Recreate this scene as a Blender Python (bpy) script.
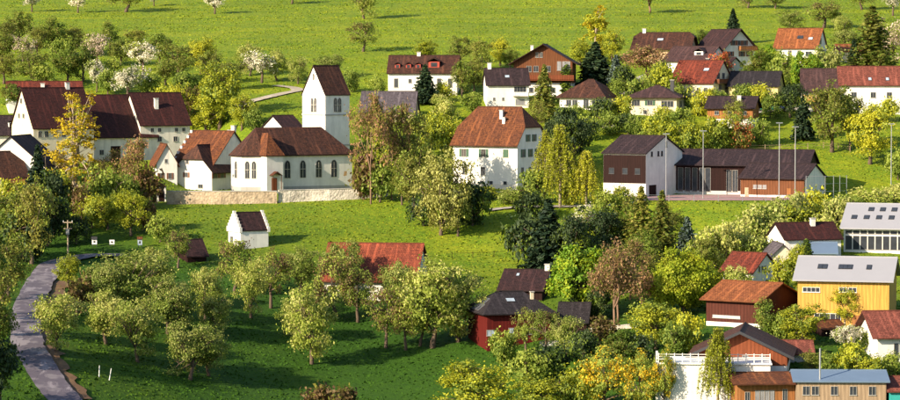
import bpy, math, random
import numpy as np
from mathutils import Vector, Matrix
for _o in list(bpy.data.objects): bpy.data.objects.remove(_o)
scene = bpy.context.scene
COL = scene.collection
R = math.radians
# ---------------------------------------------------------------- camera
F = 2841.0                       # focal length in pixels of a 900 px wide picture
DEP = R(2.7)                     # camera looks down by this much
CZ = 60.0
cam_d = bpy.data.cameras.new('camera'); cam_d.sensor_width = 36.0; cam_d.lens = F/900*36
cam_d.clip_start = 1.0; cam_d.clip_end = 6000
cam = bpy.data.objects.new('camera', cam_d); COL.objects.link(cam)
cam.location = (0, 0, CZ); cam.rotation_euler = (R(90)-DEP, 0, 0)
scene.camera = cam
# ---------------------------------------------------------------- light
SUN_EL = R(25); SUN_AZ = (-0.80, -0.60)
sx, sy = SUN_AZ; n_ = math.hypot(sx, sy); sx /= n_; sy /= n_
world = bpy.data.worlds.new('World'); scene.world = world; world.use_nodes = True
wn = world.node_tree.nodes; wl = world.node_tree.links
sky = wn.new('ShaderNodeTexSky'); sky.sky_type = 'NISHITA'; sky.sun_disc = False
sky.sun_elevation = SUN_EL; sky.sun_rotation = math.atan2(sx, sy)
bg = wn['Background']; bg.inputs['Strength'].default_value = 0.10
wl.new(sky.outputs['Color'], bg.inputs['Color'])
sun_d = bpy.data.lights.new('sun', 'SUN'); sun_d.energy = 5.0; sun_d.angle = R(0.5); sun_d.color = (1.0, 0.84, 0.62)
sun = bpy.data.objects.new('sun', sun_d); COL.objects.link(sun); sun.location = (0, 0, 300)
sd = Vector((sx*math.cos(SUN_EL), sy*math.cos(SUN_EL), math.sin(SUN_EL)))
sun.rotation_euler = (-sd).to_track_quat('-Z', 'Y').to_euler()
vs = scene.view_settings
vs.view_transform = 'Standard'; vs.look = 'None'; vs.gamma = 1.0; vs.exposure = 1.0; vs.use_curve_mapping = False
# ---------------------------------------------------------------- materials
MATS = {}
def nodes_of(name):
    m = bpy.data.materials.new(name); m.use_nodes = True
    nt = m.node_tree; b = nt.nodes['Principled BSDF']
    return m, nt, nt.nodes, nt.links, b
def mixrgb(nt, fac, a, b, blend='MIX'):
    n = nt.nodes.new('ShaderNodeMix'); n.data_type = 'RGBA'; n.blend_type = blend
    for s, v in ((n.inputs[0], fac), (n.inputs[6], a), (n.inputs[7], b)):
        if hasattr(v, 'is_output'): nt.links.new(v, s)
        else: s.default_value = v if not isinstance(v, tuple) else (*v[:3], 1)
    return n.outputs[2]
def ramp(nt, fac, p0, p1, c0=(0,0,0), c1=(1,1,1)):
    n = nt.nodes.new('ShaderNodeValToRGB'); e = n.color_ramp.elements
    e[0].position = p0; e[1].position = p1; e[0].color = (*c0, 1); e[1].color = (*c1, 1)
    nt.links.new(fac, n.inputs[0]); return n.outputs[0]
def noise(nt, scale, detail=3, vec=None, rough=0.55):
    n = nt.nodes.new('ShaderNodeTexNoise'); n.inputs['Scale'].default_value = scale
    n.inputs['Detail'].default_value = detail; n.inputs['Roughness'].default_value = rough
    if vec is not None: nt.links.new(vec, n.inputs['Vector'])
    return n.outputs['Fac']
def coords(nt, kind='Object', scale=None):
    t = nt.nodes.new('ShaderNodeTexCoord').outputs[kind]
    if scale:
        mp = nt.nodes.new('ShaderNodeMapping'); mp.inputs['Scale'].default_value = scale
        nt.links.new(t, mp.inputs['Vector']); return mp.outputs[0]
    return t
def sc(c, k): return tuple(min(1, x*k) for x in c)
def plaster(name, c, var=0.26, rough=0.85):
    m, nt, N, L, b = nodes_of(name)
    co = coords(nt)
    big = noise(nt, 0.5, 4, co); st = noise(nt, 1.2, 4, coords(nt, 'Object', (1, 1, 0.18)))
    col = mixrgb(nt, ramp(nt, big, .35, .7), sc(c, 1-var*.6), c)
    col = mixrgb(nt, ramp(nt, st, .5, .75), col, sc(c, 1-var))
    L.new(col, b.inputs['Base Color']); b.inputs['Roughness'].default_value = rough
    MATS[name] = m; return m
def plain(name, c, rough=0.6, metal=0.0, var=0.15, scale=2.0):
    m, nt, N, L, b = nodes_of(name)
    col = mixrgb(nt, noise(nt, scale, 4, coords(nt)), sc(c, 1-var), sc(c, 1+var))
    L.new(col, b.inputs['Base Color']); b.inputs['Roughness'].default_value = rough; b.inputs['Metallic'].default_value = metal
    MATS[name] = m; return m
def roof_mat(name, c, c2, rough=0.75, tile=(0.42, 0.42)):
    c = (c[0]*.82, c[1]*.72, c[2]*.70); c2 = (c2[0]*.74, c2[1]*.64, c2[2]*.62)
    m, nt, N, L, b = nodes_of(name)
    uv = coords(nt, 'UV')
    br = N.new('ShaderNodeTexBrick'); L.new(uv, br.inputs['Vector'])
    br.inputs['Scale'].default_value = 1.0; br.inputs['Brick Width'].default_value = tile[0]; br.inputs['Row Height'].default_value = tile[1]
    br.inputs['Mortar Size'].default_value = 0.03; br.inputs['Bias'].default_value = -0.1
    br.inputs['Color1'].default_value = (*c, 1); br.inputs['Color2'].default_value = (*sc(c, .55), 1); br.inputs['Mortar'].default_value = (*sc(c, .25), 1)
    big = noise(nt, 0.55, 5, coords(nt), .65); fine = noise(nt, 2.2, 4, coords(nt), .7)
    col = mixrgb(nt, ramp(nt, big, .38, .66), br.outputs['Color'], c2)
    col = mixrgb(nt, ramp(nt, fine, .44, .66), col, sc(c2, .42))
    mp = N.new('ShaderNodeMapping'); mp.inputs['Scale'].default_value = (1.4, .12, 1); L.new(uv, mp.inputs['Vector'])
    col = mixrgb(nt, ramp(nt, noise(nt, 1.0, 4, mp.outputs[0]), .52, .8), col, sc(c, 1.6))
    L.new(col, b.inputs['Base Color']); b.inputs['Roughness'].default_value = rough; b.inputs['Specular IOR Level'].default_value = .2
    bp = N.new('ShaderNodeBump'); bp.inputs['Strength'].default_value = .7; bp.inputs['Distance'].default_value = .06
    L.new(br.outputs['Fac'], bp.inputs['Height']); bp.invert = True; L.new(bp.outputs[0], b.inputs['Normal'])
    MATS[name] = m; return m
def wood(name, c, rough=0.75, plank=0.22):
    m, nt, N, L, b = nodes_of(name)
    co = coords(nt)
    w = N.new('ShaderNodeTexWave'); w.wave_type = 'BANDS'; w.bands_direction = 'DIAGONAL'; w.inputs['Scale'].default_value = 1.1; w.inputs['Distortion'].default_value = 1.0
    mp = N.new('ShaderNodeMapping'); mp.inputs['Scale'].default_value = (1, 1, 0.02); L.new(co, mp.inputs['Vector']); L.new(mp.outputs[0], w.inputs['Vector'])
    g = noise(nt, 2.5, 5, coords(nt, 'Object', (2, 2, .15)))
    col = mixrgb(nt, w.outputs['Fac'], sc(c, .75), sc(c, 1.08)); col = mixrgb(nt, ramp(nt, g, .4, .7), col, sc(c, .62)); b.inputs['Specular IOR Level'].default_value = .12
    L.new(col, b.inputs['Base Color']); b.inputs['Roughness'].default_value = rough
    MATS[name] = m; return m
plaster('white_plaster', (.78, .75, .69)); plaster('cream_plaster', (.74, .64, .46)); plaster('old_plaster', (.72, .67, .58), .35)
plaster('peach_plaster', (.70, .48, .30)); plaster('grey_plaster', (.52, .51, .50)); plaster('yellow_plaster', (.72, .58, .26))
plaster('concrete', (.42, .40, .37), .3)
roof_mat('brown_tiles', (.13, .06, .038), (.075, .042, .034)); roof_mat('dark_tiles', (.070, .036, .036), (.045, .028, .032))
roof_mat('plum_tiles', (.070, .048, .052), (.045, .033, .040)); roof_mat('rust_tiles', (.25, .098, .036), (.15, .062, .034))
roof_mat('orange_tiles', (.42, .165, .060), (.32, .12, .05)); roof_mat('red_tiles', (.26, .062, .034), (.17, .048, .034))
roof_mat('slate', (.050, .048, .056), (.036, .034, .042)); roof_mat('grey_eternit', (.17, .165, .19), (.13, .125, .15))
roof_mat('brick_red_tiles', (.34, .12, .085), (.25, .09, .065)); roof_mat('mauve_tiles', (.12, .07, .068), (.085, .055, .058))
roof_mat('maroon_tiles', (.082, .026, .022), (.055, .022, .022)); roof_mat('barn_tiles', (.40, .11, .055), (.26, .075, .045))
plain('pale_metal', (.33, .33, .36), .45, 0.1, .06, .4); plain('blue_metal', (.17, .24, .34), .4, .3, .12, .5); plain('steel', (.45, .45, .46), .4, .7)
plain('white_paint', (.78, .77, .74), .5, 0, .05); plain('frame_paint', (.36, .34, .31), .6, 0, .05); plain('dark_metal', (.05, .05, .055), .5, .4)
plain('shutter_green', (.03, .09, .045), .6); plain('shutter_brown', (.16, .06, .03), .6); plain('red_paint', (.35, .05, .03), .6); plain('teal_paint', (.03, .30, .28), .5)
wood('brown_wood', (.16, .062, .028)); wood('red_wood', (.21, .062, .028)); wood('barn_wood', (.085, .026, .018)); wood('dark_wood', (.024, .010, .009)); wood('yellow_wood', (.56, .33, .075))
wood('grey_wood', (.36, .26, .17)); wood('orange_wood', (.33, .14, .05)); wood('maroon_wood', (.11, .013, .011)); wood('pale_wood', (.45, .36, .25))
def glass_mat(name, c, rough):
    m, nt, N, L, b = nodes_of(name)
    L.new(mixrgb(nt, noise(nt, 1.3, 2, coords(nt)), sc(c, .6), sc(c, 1.5)), b.inputs['Base Color']); b.inputs['Roughness'].default_value = rough
    b.inputs['Specular IOR Level'].default_value = .6; MATS[name] = m
glass_mat('glass', (.035, .04, .05), .08); glass_mat('curtain_glass', (.22, .22, .24), .15); glass_mat('solar_glass', (.05, .055, .075), .12); glass_mat('bright_glass', (.35, .42, .5), .1)
def bark(name, c):
    m, nt, N, L, b = nodes_of(name)
    L.new(mixrgb(nt, noise(nt, 3, 4, coords(nt, 'Object', (3, 3, .6))), sc(c, .55), sc(c, 1.3)), b.inputs['Base Color']); b.inputs['Roughness'].default_value = .9; MATS[name] = m
bark('bark', (.11, .075, .05)); bark('pale_bark', (.34, .27, .19)); bark('twig', (.20, .12, .075)); bark('dark_bark', (.055, .038, .03))
def leaf(name, ca, cb, transl=0.36, dead=None):
    ca = sc(ca, 1.65); cb = sc(cb, 1.65)
    m, nt, N, L, b = nodes_of(name)
    g = N.new('ShaderNodeNewGeometry'); oi = N.new('ShaderNodeObjectInfo')
    col = mixrgb(nt, g.outputs['Random Per Island'], ca, cb)
    cl = noise(nt, .55, 3, coords(nt)); col = mixrgb(nt, ramp(nt, cl, .35, .68), col, sc(ca, .78))
    hs = N.new('ShaderNodeHueSaturation')
    ma = N.new('ShaderNodeMapRange'); L.new(oi.outputs['Random'], ma.inputs[0]); ma.inputs[3].default_value = .490; ma.inputs[4].default_value = .512
    L.new(ma.outputs[0], hs.inputs['Hue']); mb = N.new('ShaderNodeMapRange'); L.new(oi.outputs['Random'], mb.inputs[0]); mb.inputs[3].default_value = 1.2; mb.inputs[4].default_value = .75
    L.new(mb.outputs[0], hs.inputs['Value']); L.new(col, hs.inputs['Color'])
    L.new(hs.outputs[0], b.inputs['Base Color']); b.inputs['Roughness'].default_value = .6; b.inputs['Specular IOR Level'].default_value = .25
    t = N.new('ShaderNodeBsdfTranslucent'); L.new(hs.outputs[0], t.inputs['Color'])
    mx = N.new('ShaderNodeMixShader'); mx.inputs[0].default_value = transl
    L.new(b.outputs[0], mx.inputs[1]); L.new(t.outputs[0], mx.inputs[2]); L.new(mx.outputs[0], N['Material Output'].inputs['Surface'])
    MATS[name] = m
leaf('leaf_orchard', (.12, .165, .020), (.265, .30, .055)); leaf('leaf_spring', (.22, .235, .014), (.38, .375, .028)); leaf('leaf_gold', (.36, .25, .010), (.52, .38, .025))
leaf('leaf_green', (.075, .12, .014), (.155, .20, .028)); leaf('leaf_dark', (.018, .034, .012), (.045, .065, .018), .2); leaf('leaf_needle', (.011, .026, .013), (.026, .046, .018), .12)
leaf('leaf_blue', (.05, .075, .065), (.10, .13, .11), .12); leaf('leaf_olive', (.10, .105, .018), (.20, .19, .035)); leaf('leaf_bud', (.20, .115, .06), (.34, .20, .10))
leaf('blossom_white', (.38, .36, .26), (.56, .52, .42), .3); leaf('blossom_pink', (.34, .26, .20), (.50, .42, .35), .3); leaf('leaf_vivid', (.10, .19, .012), (.20, .29, .022)); leaf('leaf_lime', (.19, .24, .012), (.32, .36, .024))
leaf('leaf_red', (.22, .055, .02), (.34, .12, .04)); leaf('leaf_pale', (.23, .24, .055), (.38, .375, .13)); leaf('leaf_brown', (.085, .055, .024), (.16, .105, .045))
# ---------------------------------------------------------------- terrain heights
cD, sD = math.cos(DEP), math.sin(DEP)
def ray(px, py):
    u = (px-450)/F; v = (200-py)/F
    d = Vector((u, cD+v*sD, -sD+v*cD)); return d/d.y          # per metre of distance north
def at(px, py, Y):
    d = ray(px, py)*Y; return Vector((d.x, d.y, CZ+d.z))
COLS = [-400, -120, 0, 60, 150, 225, 340, 450, 560, 675, 790, 900, 1020, 1300]
ROWS = {430:(385,385,386,390,396,402,408,406,402,396,392,390,390,390), 400:(395,395,396,400,412,422,432,430,420,409,404,402,402,402),
 360:(414,414,414,418,434,446,457,456,446,430,426,425,425,425), 320:(440,440,442,450,460,469,480,482,474,460,455,454,454,454),
 290:(466,466,470,480,486,492,498,500,496,484,478,478,478,478), 260:(498,498,503,512,512,514,517,520,518,511,506,505,505,505),
 230:(530,530,533,536,535,535,537,540,541,540,536,534,534,534), 205:(562,562,563,562,562,561,559,556,554,552,553,560,565,565),
 190:(582,582,582,580,579,578,577,577,582,590,590,590,590,590), 160:(600,600,600,600,600,600,600,601,603,606,607,610,610,610),
 130:(628,628,628,628,628,628,628,629,630,632,634,636,636,636), 100:(664,664,664,664,664,664,664,664,664,664,666,668,668,668),
 75:(702,702,702,702,702,702,702,700,700,700,702,702,702,702), 50:(755,755,755,755,754,752,750,748,748,748,750,750,750,750),
 25:(825,825,825,825,822,820,818,815,812,810,810,810,810,810), 0:(915,915,915,915,912,910,905,900,895,890,890,890,890,890),
 -40:(1080,1080,1080,1080,1080,1080,1075,1070,1060,1055,1055,1055,1055,1055)}
cp = []
for py, ds in ROWS.items():
    for px, Y in zip(COLS, ds):
        p = at(px, py, Y); cp.append((p.x, p.y, p.z))
for x in (-700, -350, 0, 350, 700):
    cp += [(x, 1500, CZ+72), (x, 2200, CZ+85), (x, 320, CZ-54), (x, 240, CZ-56), (x, 130, CZ-42), (x, 60, CZ-22), (x, 10, CZ-5), (x, -60, CZ+4)]
cp = np.array(cp)
def tps_k(d2): return np.where(d2 > 1e-12, d2*np.log(np.maximum(d2, 1e-12)), 0.0)
SCL = 100.0
cxy = cp[:, :2]/SCL; n = len(cp)
K = tps_k(((cxy[:, None]-cxy[None])**2).sum(-1)) + np.eye(n)*0.004
P_ = np.c_[np.ones(n), cxy]
A_ = np.zeros((n+3, n+3)); A_[:n, :n] = K; A_[:n, n:] = P_; A_[n:, :n] = P_.T
W_ = np.linalg.solve(A_, np.r_[cp[:, 2], 0, 0, 0])
FLATS = []                       # (centre x, centre y, yaw, half length, half depth, z, blend)
def heights(X, Y):
    X = np.asarray(X, float); Y = np.asarray(Y, float); sh = X.shape
    q = np.c_[X.ravel(), Y.ravel()]; out = np.empty(len(q))
    for i in range(0, len(q), 4000):
        s = q[i:i+4000]/SCL
        out[i:i+4000] = tps_k(((s[:, None]-cxy[None])**2).sum(-1))@W_[:n] + W_[n] + s@W_[n+1:]
    for (fx, fy, yw, hl, hd, fz, bl) in FLATS:
        dx = q[:, 0]-fx; dy = q[:, 1]-fy; lx = dx*math.cos(yw)+dy*math.sin(yw); ly = -dx*math.sin(yw)+dy*math.cos(yw)
        d = np.hypot(np.maximum(np.abs(lx)-hl, 0), np.maximum(np.abs(ly)-hd, 0)); w = np.clip(1-d/bl, 0, 1); w = w*w*(3-2*w)
        out = out*(1-w)+fz*w
    return out.reshape(sh)
def zat(x, y): return float(heights(np.array([x]), np.array([y]))[0])
YS = np.arange(300, 1500, 2.0)
def ground(px, py):
    d = ray(px, py); h = heights(d.x*YS, YS); g = CZ+d.z*YS-h
    k = np.argmax(g <= 0)
    if g[k] > 0: k = len(YS)-1
    t = 0 if k == 0 else g[k-1]/(g[k-1]-g[k]+1e-9)
    Y = YS[max(k-1, 0)]+2.0*t
    p = d*Y; return Vector((p.x, p.y, CZ+p.z))
# level ground of the school's court and of the churchyard
c0 = at(705, 198, 569); FLATS.append((c0.x, c0.y, 0, 23, 11, c0.z, 9))
COURT = c0
c2 = at(95, 163.5, 604); FLATS.append((-77, 620, R(20), 24, 14, c2.z, 13))
c1 = at(275, 190, 584); FLATS.append((c1.x+3, c1.y+3, R(10), 20, 8, c1.z-0.3, 8))
# ---------------------------------------------------------------- object helpers
def mesh_obj(name, verts, faces, mat, parent=None, uvs=None, mats=None, fmat=None, smooth=False):
    me = bpy.data.meshes.new(name); me.from_pydata([tuple(v) for v in verts], [], faces); me.update()
    for m in (mats or [mat]): me.materials.append(MATS[m])
    if fmat is not None: me.polygons.foreach_set('material_index', fmat)
    if uvs is not None:
        ul = me.uv_layers.new(name='UVMap'); ul.data.foreach_set('uv', np.array(uvs, float).ravel())
    if smooth: me.polygons.foreach_set('use_smooth', [True]*len(faces))
    o = bpy.data.objects.new(name, me); COL.objects.link(o)
    if parent is not None: o.parent = parent
    return o
def tag(o, label, cat, group=None, kind=None):
    if label: o['label'] = label
    if cat: o['category'] = cat
    if group: o['group'] = group
    if kind: o['kind'] = kind
    return o
def empty(name, loc, rz=0):
    o = bpy.data.objects.new(name, None); o.empty_display_size = .5; COL.objects.link(o)
    o.location = loc; o.rotation_euler = (0, 0, rz); return o
BOXF = [(0, 3, 2, 1), (4, 5, 6, 7), (0, 1, 5, 4), (1, 2, 6, 5), (2, 3, 7, 6), (3, 0, 4, 7)]
class MB:
    def __init__(s): s.v = []; s.f = []
    def box(s, x0, x1, y0, y1, z0, z1, M=None):
        b = len(s.v); pts = [(x0, y0, z0), (x1, y0, z0), (x1, y1, z0), (x0, y1, z0), (x0, y0, z1), (x1, y0, z1), (x1, y1, z1), (x0, y1, z1)]
        s.v += [tuple(M@Vector(p)) for p in pts] if M is not None else pts
        s.f += [tuple(b+i for i in f) for f in BOXF]; return s
    def prism(s, poly, h0, h1, M=None):          # poly in (x,z), extruded along y from h0 to h1
        b = len(s.v); k = len(poly); pts = [(x, h0, z) for x, z in poly]+[(x, h1, z) for x, z in poly]
        s.v += [tuple(M@Vector(p)) for p in pts] if M is not None else pts
        s.f += [tuple(b+i for i in range(k)), tuple(b+k+i for i in reversed(range(k)))]
        s.f += [(b+(i+1) % k, b+i, b+k+i, b+k+(i+1) % k) for i in range(k)]; return s
    def tube(s, pts, rads, k=6):
        b = len(s.v); pts = [Vector(p) for p in pts]
        for i, p in enumerate(pts):
            d = (pts[min(i+1, len(pts)-1)]-pts[max(i-1, 0)]).normalized()
            a = d.cross(Vector((.31, .95, .05))).normalized(); c = d.cross(a)
            for j in range(k):
                an = 2*math.pi*j/k; s.v.append(tuple(p+(a*math.cos(an)+c*math.sin(an))*rads[i]))
        for i in range(len(pts)-1):
            for j in range(k):
                s.f.append((b+i*k+j, b+i*k+(j+1) % k, b+(i+1)*k+(j+1) % k, b+(i+1)*k+j))
        s.f.append(tuple(b+j for j in reversed(range(k)))); s.f.append(tuple(b+(len(pts)-1)*k+j for j in range(k))); return s
    def build(s, name, mat, parent=None): return mesh_obj(name, s.v, s.f, mat, parent)
# ---------------------------------------------------------------- houses
def face_matrix(face, L, D):
    # maps (u to the right as seen from outside, y outwards negative, z up) to house coordinates; u measured from the face's left edge
    if face == 'F': return Matrix.Translation((-L/2, -D/2, 0))
    if face == 'R': return Matrix.Translation((L/2, -D/2, 0))@Matrix.Rotation(R(90), 4, 'Z')
    if face == 'L': return Matrix.Translation((-L/2, D/2, 0))@Matrix.Rotation(R(-90), 4, 'Z')
    return Matrix.Translation((L/2, D/2, 0))@Matrix.Rotation(R(180), 4, 'Z')
def add_window(root, M, u, z, w, h, style='plain', frame='frame_paint', shutter='shutter_green'):
    t = .045 if w < 1.6 else .06
    m = MB(); w2, h2 = w/2, h/2
    m.box(u-w2, u-w2+t, -.09, .02, z-h2, z+h2, M).box(u+w2-t, u+w2, -.09, .02, z-h2, z+h2, M)
    m.box(u-w2+t, u+w2-t, -.09, .02, z+h2-t, z+h2, M).box(u-w2-.06, u+w2+.06, -.14, .02, z-h2-.05, z-h2+t, M)
    n = 1 if w < 1.7 else int(w/0.9)
    if style != 'solid':
        for i in range(1, n+1 if n > 1 else 2):
            x = u-w2+w*i/(n+1) if n > 1 else u
            m.box(x-.022, x+.022, -.08, .02, z-h2+t, z+h2-t, M)
    win = m.build('window', frame, root)
    MB().box(u-w2+t, u+w2-t, -.045, .015, z-h2+t, z+h2-t, M).build('pane', 'curtain_glass' if style == 'curtain' else 'bright_glass' if style == 'bright' else 'glass', win)
    if style in ('shut', 'shutclosed'):
        for s in (-1, 1):
            c = u+s*(w2+w*.27) if style == 'shut' else u+s*w*.25
            MB().box(c-w*.24, c+w*.24, -.15 if style == 'shutclosed' else -.08, -.1 if style == 'shutclosed' else .02, z-h2, z+h2, M).build('shutter', shutter, win)
    return win
def roof_geo(L, D, H, tanp, ov, ovg, k, hipf, th):
    """one roof: k=1 gable, 0 hip, between = half hip"""
    Lx, Dy = L/2+ovg, D/2+ov
    zr = H+D/2*tanp; ze = H-ov*tanp; zk = ze+k*(zr-ze); Dk = Dy*(1-k); r = Lx-Dk*hipf if k < 1 else Lx
    up = th
    T = {'fl': (-Lx, -Dy, ze), 'fr': (Lx, -Dy, ze), 'br': (Lx, Dy, ze), 'bl': (-Lx, Dy, ze), 'rl': (-r, 0, zr), 'rr': (r, 0, zr),
         'kfl': (-Lx, -Dk, zk), 'kfr': (Lx, -Dk, zk), 'kbr': (Lx, Dk, zk), 'kbl': (-Lx, Dk, zk)}
    if k >= 1: polys = [['fl', 'fr', 'rr', 'rl'], ['br', 'bl', 'rl', 'rr']]; rim = ['fl', 'fr', 'rr', 'br', 'bl', 'rl']
    elif k <= 0: polys = [['fl', 'fr', 'rr', 'rl'], ['br', 'bl', 'rl', 'rr'], ['fr', 'br', 'rr'], ['bl', 'fl', 'rl']]; rim = ['fl', 'fr', 'br', 'bl']
    else:
        polys = [['fl', 'fr', 'kfr', 'rr', 'rl', 'kfl'], ['br', 'bl', 'kbl', 'rl', 'rr', 'kbr'], ['kfr', 'kbr', 'rr'], ['kbl', 'kfl', 'rl']]
        rim = ['fl', 'fr', 'kfr', 'kbr', 'br', 'bl', 'kbl', 'kfl']
    return T, polys, rim, up, (r, zr, ze, zk, Dk, Lx, Dy)
def build_roof(root, L, D, H, tanp, ov, ovg, k, hipf, th, mat, name='roof'):
    T, polys, rim, up, info = roof_geo(L, D, H, tanp, ov, ovg, k, hipf, th)
    keys = list(T); idx = {a: i for i, a in enumerate(keys)}; n = len(keys)
    V = [(T[a][0], T[a][1], T[a][2]+up) for a in keys]+[(T[a][0], T[a][1], T[a][2]+.02) for a in keys]
    Fc = []; UV = []; sl = math.sqrt(1+tanp*tanp)
    def uv(a):
        x, y, z = V[a]; return (x+y*.37 if abs(y) < 0 else x, (z-info[2])*sl/max(tanp, .2))
    for p in polys:
        f = [idx[a] for a in p]; Fc.append(tuple(f))
        a, b = Vector(V[f[0]]), Vector(V[f[1]]); e = (b-a).normalized()
        for q in f: UV.append(((Vector(V[q])-a).dot(e), uv(q)[1]))
    for p in polys:
        f = [idx[a]+n for a in reversed(p)]; Fc.append(tuple(f)); UV += [(0, 0)]*len(f)
    for i in range(len(rim)):
        a, b = idx[rim[i]], idx[rim[(i+1) % len(rim)]]; Fc.append((a, a+n, b+n, b)); UV += [(0, 0)]*4
    o = mesh_obj(name, V, Fc, mat, root, uvs=UV)
    r, zr = info[0], info[1]
    MB().tube([(-r+.02, 0, zr+up-.02), (r-.02, 0, zr+up-.02)], [.13, .13], 6).build('ridge', mat, o)
    return o, info
def wall_shell(root, name, L, D, H, tanp, k, z0, z1, g, mat, gable=True):
    """outer walls from z0 to z1 (None: up to the roof), grown by g"""
    x, y = L/2+g, D/2+g
    if z1 is not None and z1 <= H: prof = [(-y, z0), (y, z0), (y, z1), (-y, z1)]
    else:
        zt = H+D/2*tanp; zk = H+k*(zt-H)-.02; yk = max(y*(1-k), 0)
        hh = H-g*tanp
        prof = [(-y, z0), (y, z0), (y, hh), (yk, zk), (-yk, zk), (-y, hh)] if 0 < k < 1 else [(-y, z0), (y, z0), (y, hh), (0, zk), (-y, hh)] if k >= 1 else [(-y, z0), (y, z0), (y, hh), (-y, hh)]
    m = MB(); b = len(prof)
    V = [(-x, p, z) for p, z in prof]+[(x, p, z) for p, z in prof]
    Fc = [tuple(reversed(range(b))), tuple(b+i for i in range(b))]+[(i, (i+1) % b, b+(i+1) % b, b+i) for i in range(b)]
    return mesh_obj(name, V, Fc, mat, root)
def house(name, label, xl, xr, yb, ye, yr, yaw=0, D=10, k=1, hipf=.8, wall='white_plaster', roof='brown_tiles', ov=.55, ovg=.35, gf=None, side=12, wins=(), chim=(), sky=(),
          clad=None, plinth=None, balc=(), cat='house', group=None, depth=None, th=.22, bury=3.0, dx=0, frame='frame_paint', shutter='shutter_green', doors=(), dorm=(), Yoff=0):
    p = ground((xl+xr)/2, yb) if depth is None else at((xl+xr)/2, yb, depth)
    s = p.y/F
    t = math.tan(DEP)+(ye-200)/F
    if gf is None:
        ya = R(yaw); L = (xr-xl)*s/math.cos(ya); rz = ya
        into = Vector((-math.sin(ya), math.cos(ya), 0)); c = p+into*(D/2)
        rise = max((ye-yr)*s-(D/2)*math.cos(ya)*t, .6); rise = rise*(D/2)/(D/2+ov)
    else:
        g = R(gf); D = (xr-xl)*s/math.cos(g); L = side; rz = g+R(90)
        into = Vector((-math.sin(g), math.cos(g), 0)); c = p+into*(L/2)
        rise = max((ye-yr)*s, .6)
    tanp = rise/(D/2); H = (yb-ye)*s
    if gf is None: H += ov*tanp*.9
    root = empty(name, c, rz); tag(root, label, cat, group)
    root['_L'] = L
    del root['_L']
    wall_shell(root, 'wall', L, D, H, tanp, k, -bury, None, 0, wall)
    if plinth: wall_shell(root, 'plinth', L, D, H, tanp, k, -bury, plinth[0]*s, .035, plinth[1])
    if clad: wall_shell(root, 'cladding', L, D, H, tanp, k, clad[0]*s, None if clad[1] is None else clad[1]*s, .045, clad[2])
    ro, info = build_roof(root, L, D, H, tanp, ov, ovg, k, hipf, th, roof)
    def fu(face, px):
        if gf is None:
            if face == 'F': return (px-xl)/(xr-xl)*L, s/math.cos(rz)
            w = D*abs(math.sin(rz))/s
            if face == 'R': return (px-xr)/w*D, s/abs(math.sin(rz))
            return (1-(xl-px)/w)*D, s/abs(math.sin(rz))
        if face == 'L': return (px-xl)/(xr-xl)*D, s/math.cos(R(gf))
        w = L*abs(math.sin(R(gf)))/s
        if face == 'F': return (px-xr)/w*L, s/abs(math.sin(R(gf)))
        return (1-(xl-px)/w)*L, s/abs(math.sin(R(gf)))
    off = .045 if clad else 0
    for wdef in wins:
        face, px, py, w, h = wdef[:5]; st = wdef[5] if len(wdef) > 5 else 'plain'
        M = face_matrix(face, L, D)
        if clad: M = M@Matrix.Translation((0, -.045, 0))
        for q in (px if isinstance(px, (list, tuple)) else [px]):
            u, ms = fu(face, q); add_window(root, M, u, (yb-py)*s, w*ms, h*s, st, frame, shutter)
    for ddef in doors:
        face, px, w, h, mt = ddef; M = face_matrix(face, L, D)@Matrix.Translation((0, -.05 if (clad or plinth) else 0, 0)); u, ms = fu(face, px)
        d = MB().box(u-w*ms/2, u+w*ms/2, -.06, .03, 0, h*s, M).build('door', mt, root)
        MB().box(u+w*ms*.32, u+w*ms*.4, -.1, -.06, h*s*.45, h*s*.5, M).build('handle', 'dark_metal', d)
    for cdef in chim:
        u, v, h = cdef[:3]; mt = cdef[3] if len(cdef) > 3 else 'white_plaster'; cw = cdef[4] if len(cdef) > 4 else .42
        x = (u-.5)*L; y = (v-.5)*D; zz = H+(D/2-abs(y))*tanp
        if k < 1: zz = min(zz, info[1])
        ch = MB().box(x-cw, x+cw, y-cw*.8, y+cw*.8, zz-1.2, zz+h).build('chimney', mt, root)
        MB().box(x-cw-.1, x+cw+.1, y-cw*.8-.1, y+cw*.8+.1, zz+h+.001, zz+h+.14).build('cap', 'concrete', ch)
    pa = math.atan(tanp)
    for sdef in sky:                                   # roof windows: u, height share, width, length, material, slope side
        u, v, w, l, mt = sdef[:5]; sd_ = sdef[5] if len(sdef) > 5 else 1
        y = -D/2*(1-v); M = Matrix.Translation(((u-.5)*L, y*sd_, H+(D/2+y)*tanp+th))@Matrix.Rotation(0 if sd_ > 0 else math.pi, 4, 'Z')@Matrix.Rotation(pa, 4, 'X')
        sk = MB().box(-w/2, w/2, -l/2, l/2, -.1, .10, M).build('roof_window' if mt != 'solar_glass' else 'solar_panel', 'dark_metal' if mt != 'solar_glass' else 'steel', ro)
        MB().box(-w/2+.07, w/2-.07, -l/2+.07, l/2-.07, .101, .115, M).build('pane', mt, sk)
    for ddef in dorm:                                  # little gabled dormers on the front slope
        u, v, w, h, fm = ddef
        x = (u-.5)*L; y = -D/2*(1-v); z = H+(D/2+y)*tanp; back = h/tanp+.4
        d = MB().box(x-w/2, x+w/2, y, y+back, z-.4, z+h).build('dormer', fm, root)
        MB().box(x-w*.28, x+w*.28, y-.04, y+.02, z+h*.25, z+h*.85).build('pane', 'glass', d)
        MB().prism([(x-w*.68, z+h-.04), (x, z+h+w*.42), (x+w*.68, z+h-.04), (x, z+h+w*.28)], y-.3, y+back+w*.4).build('dormer_roof', roof, d)
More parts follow.
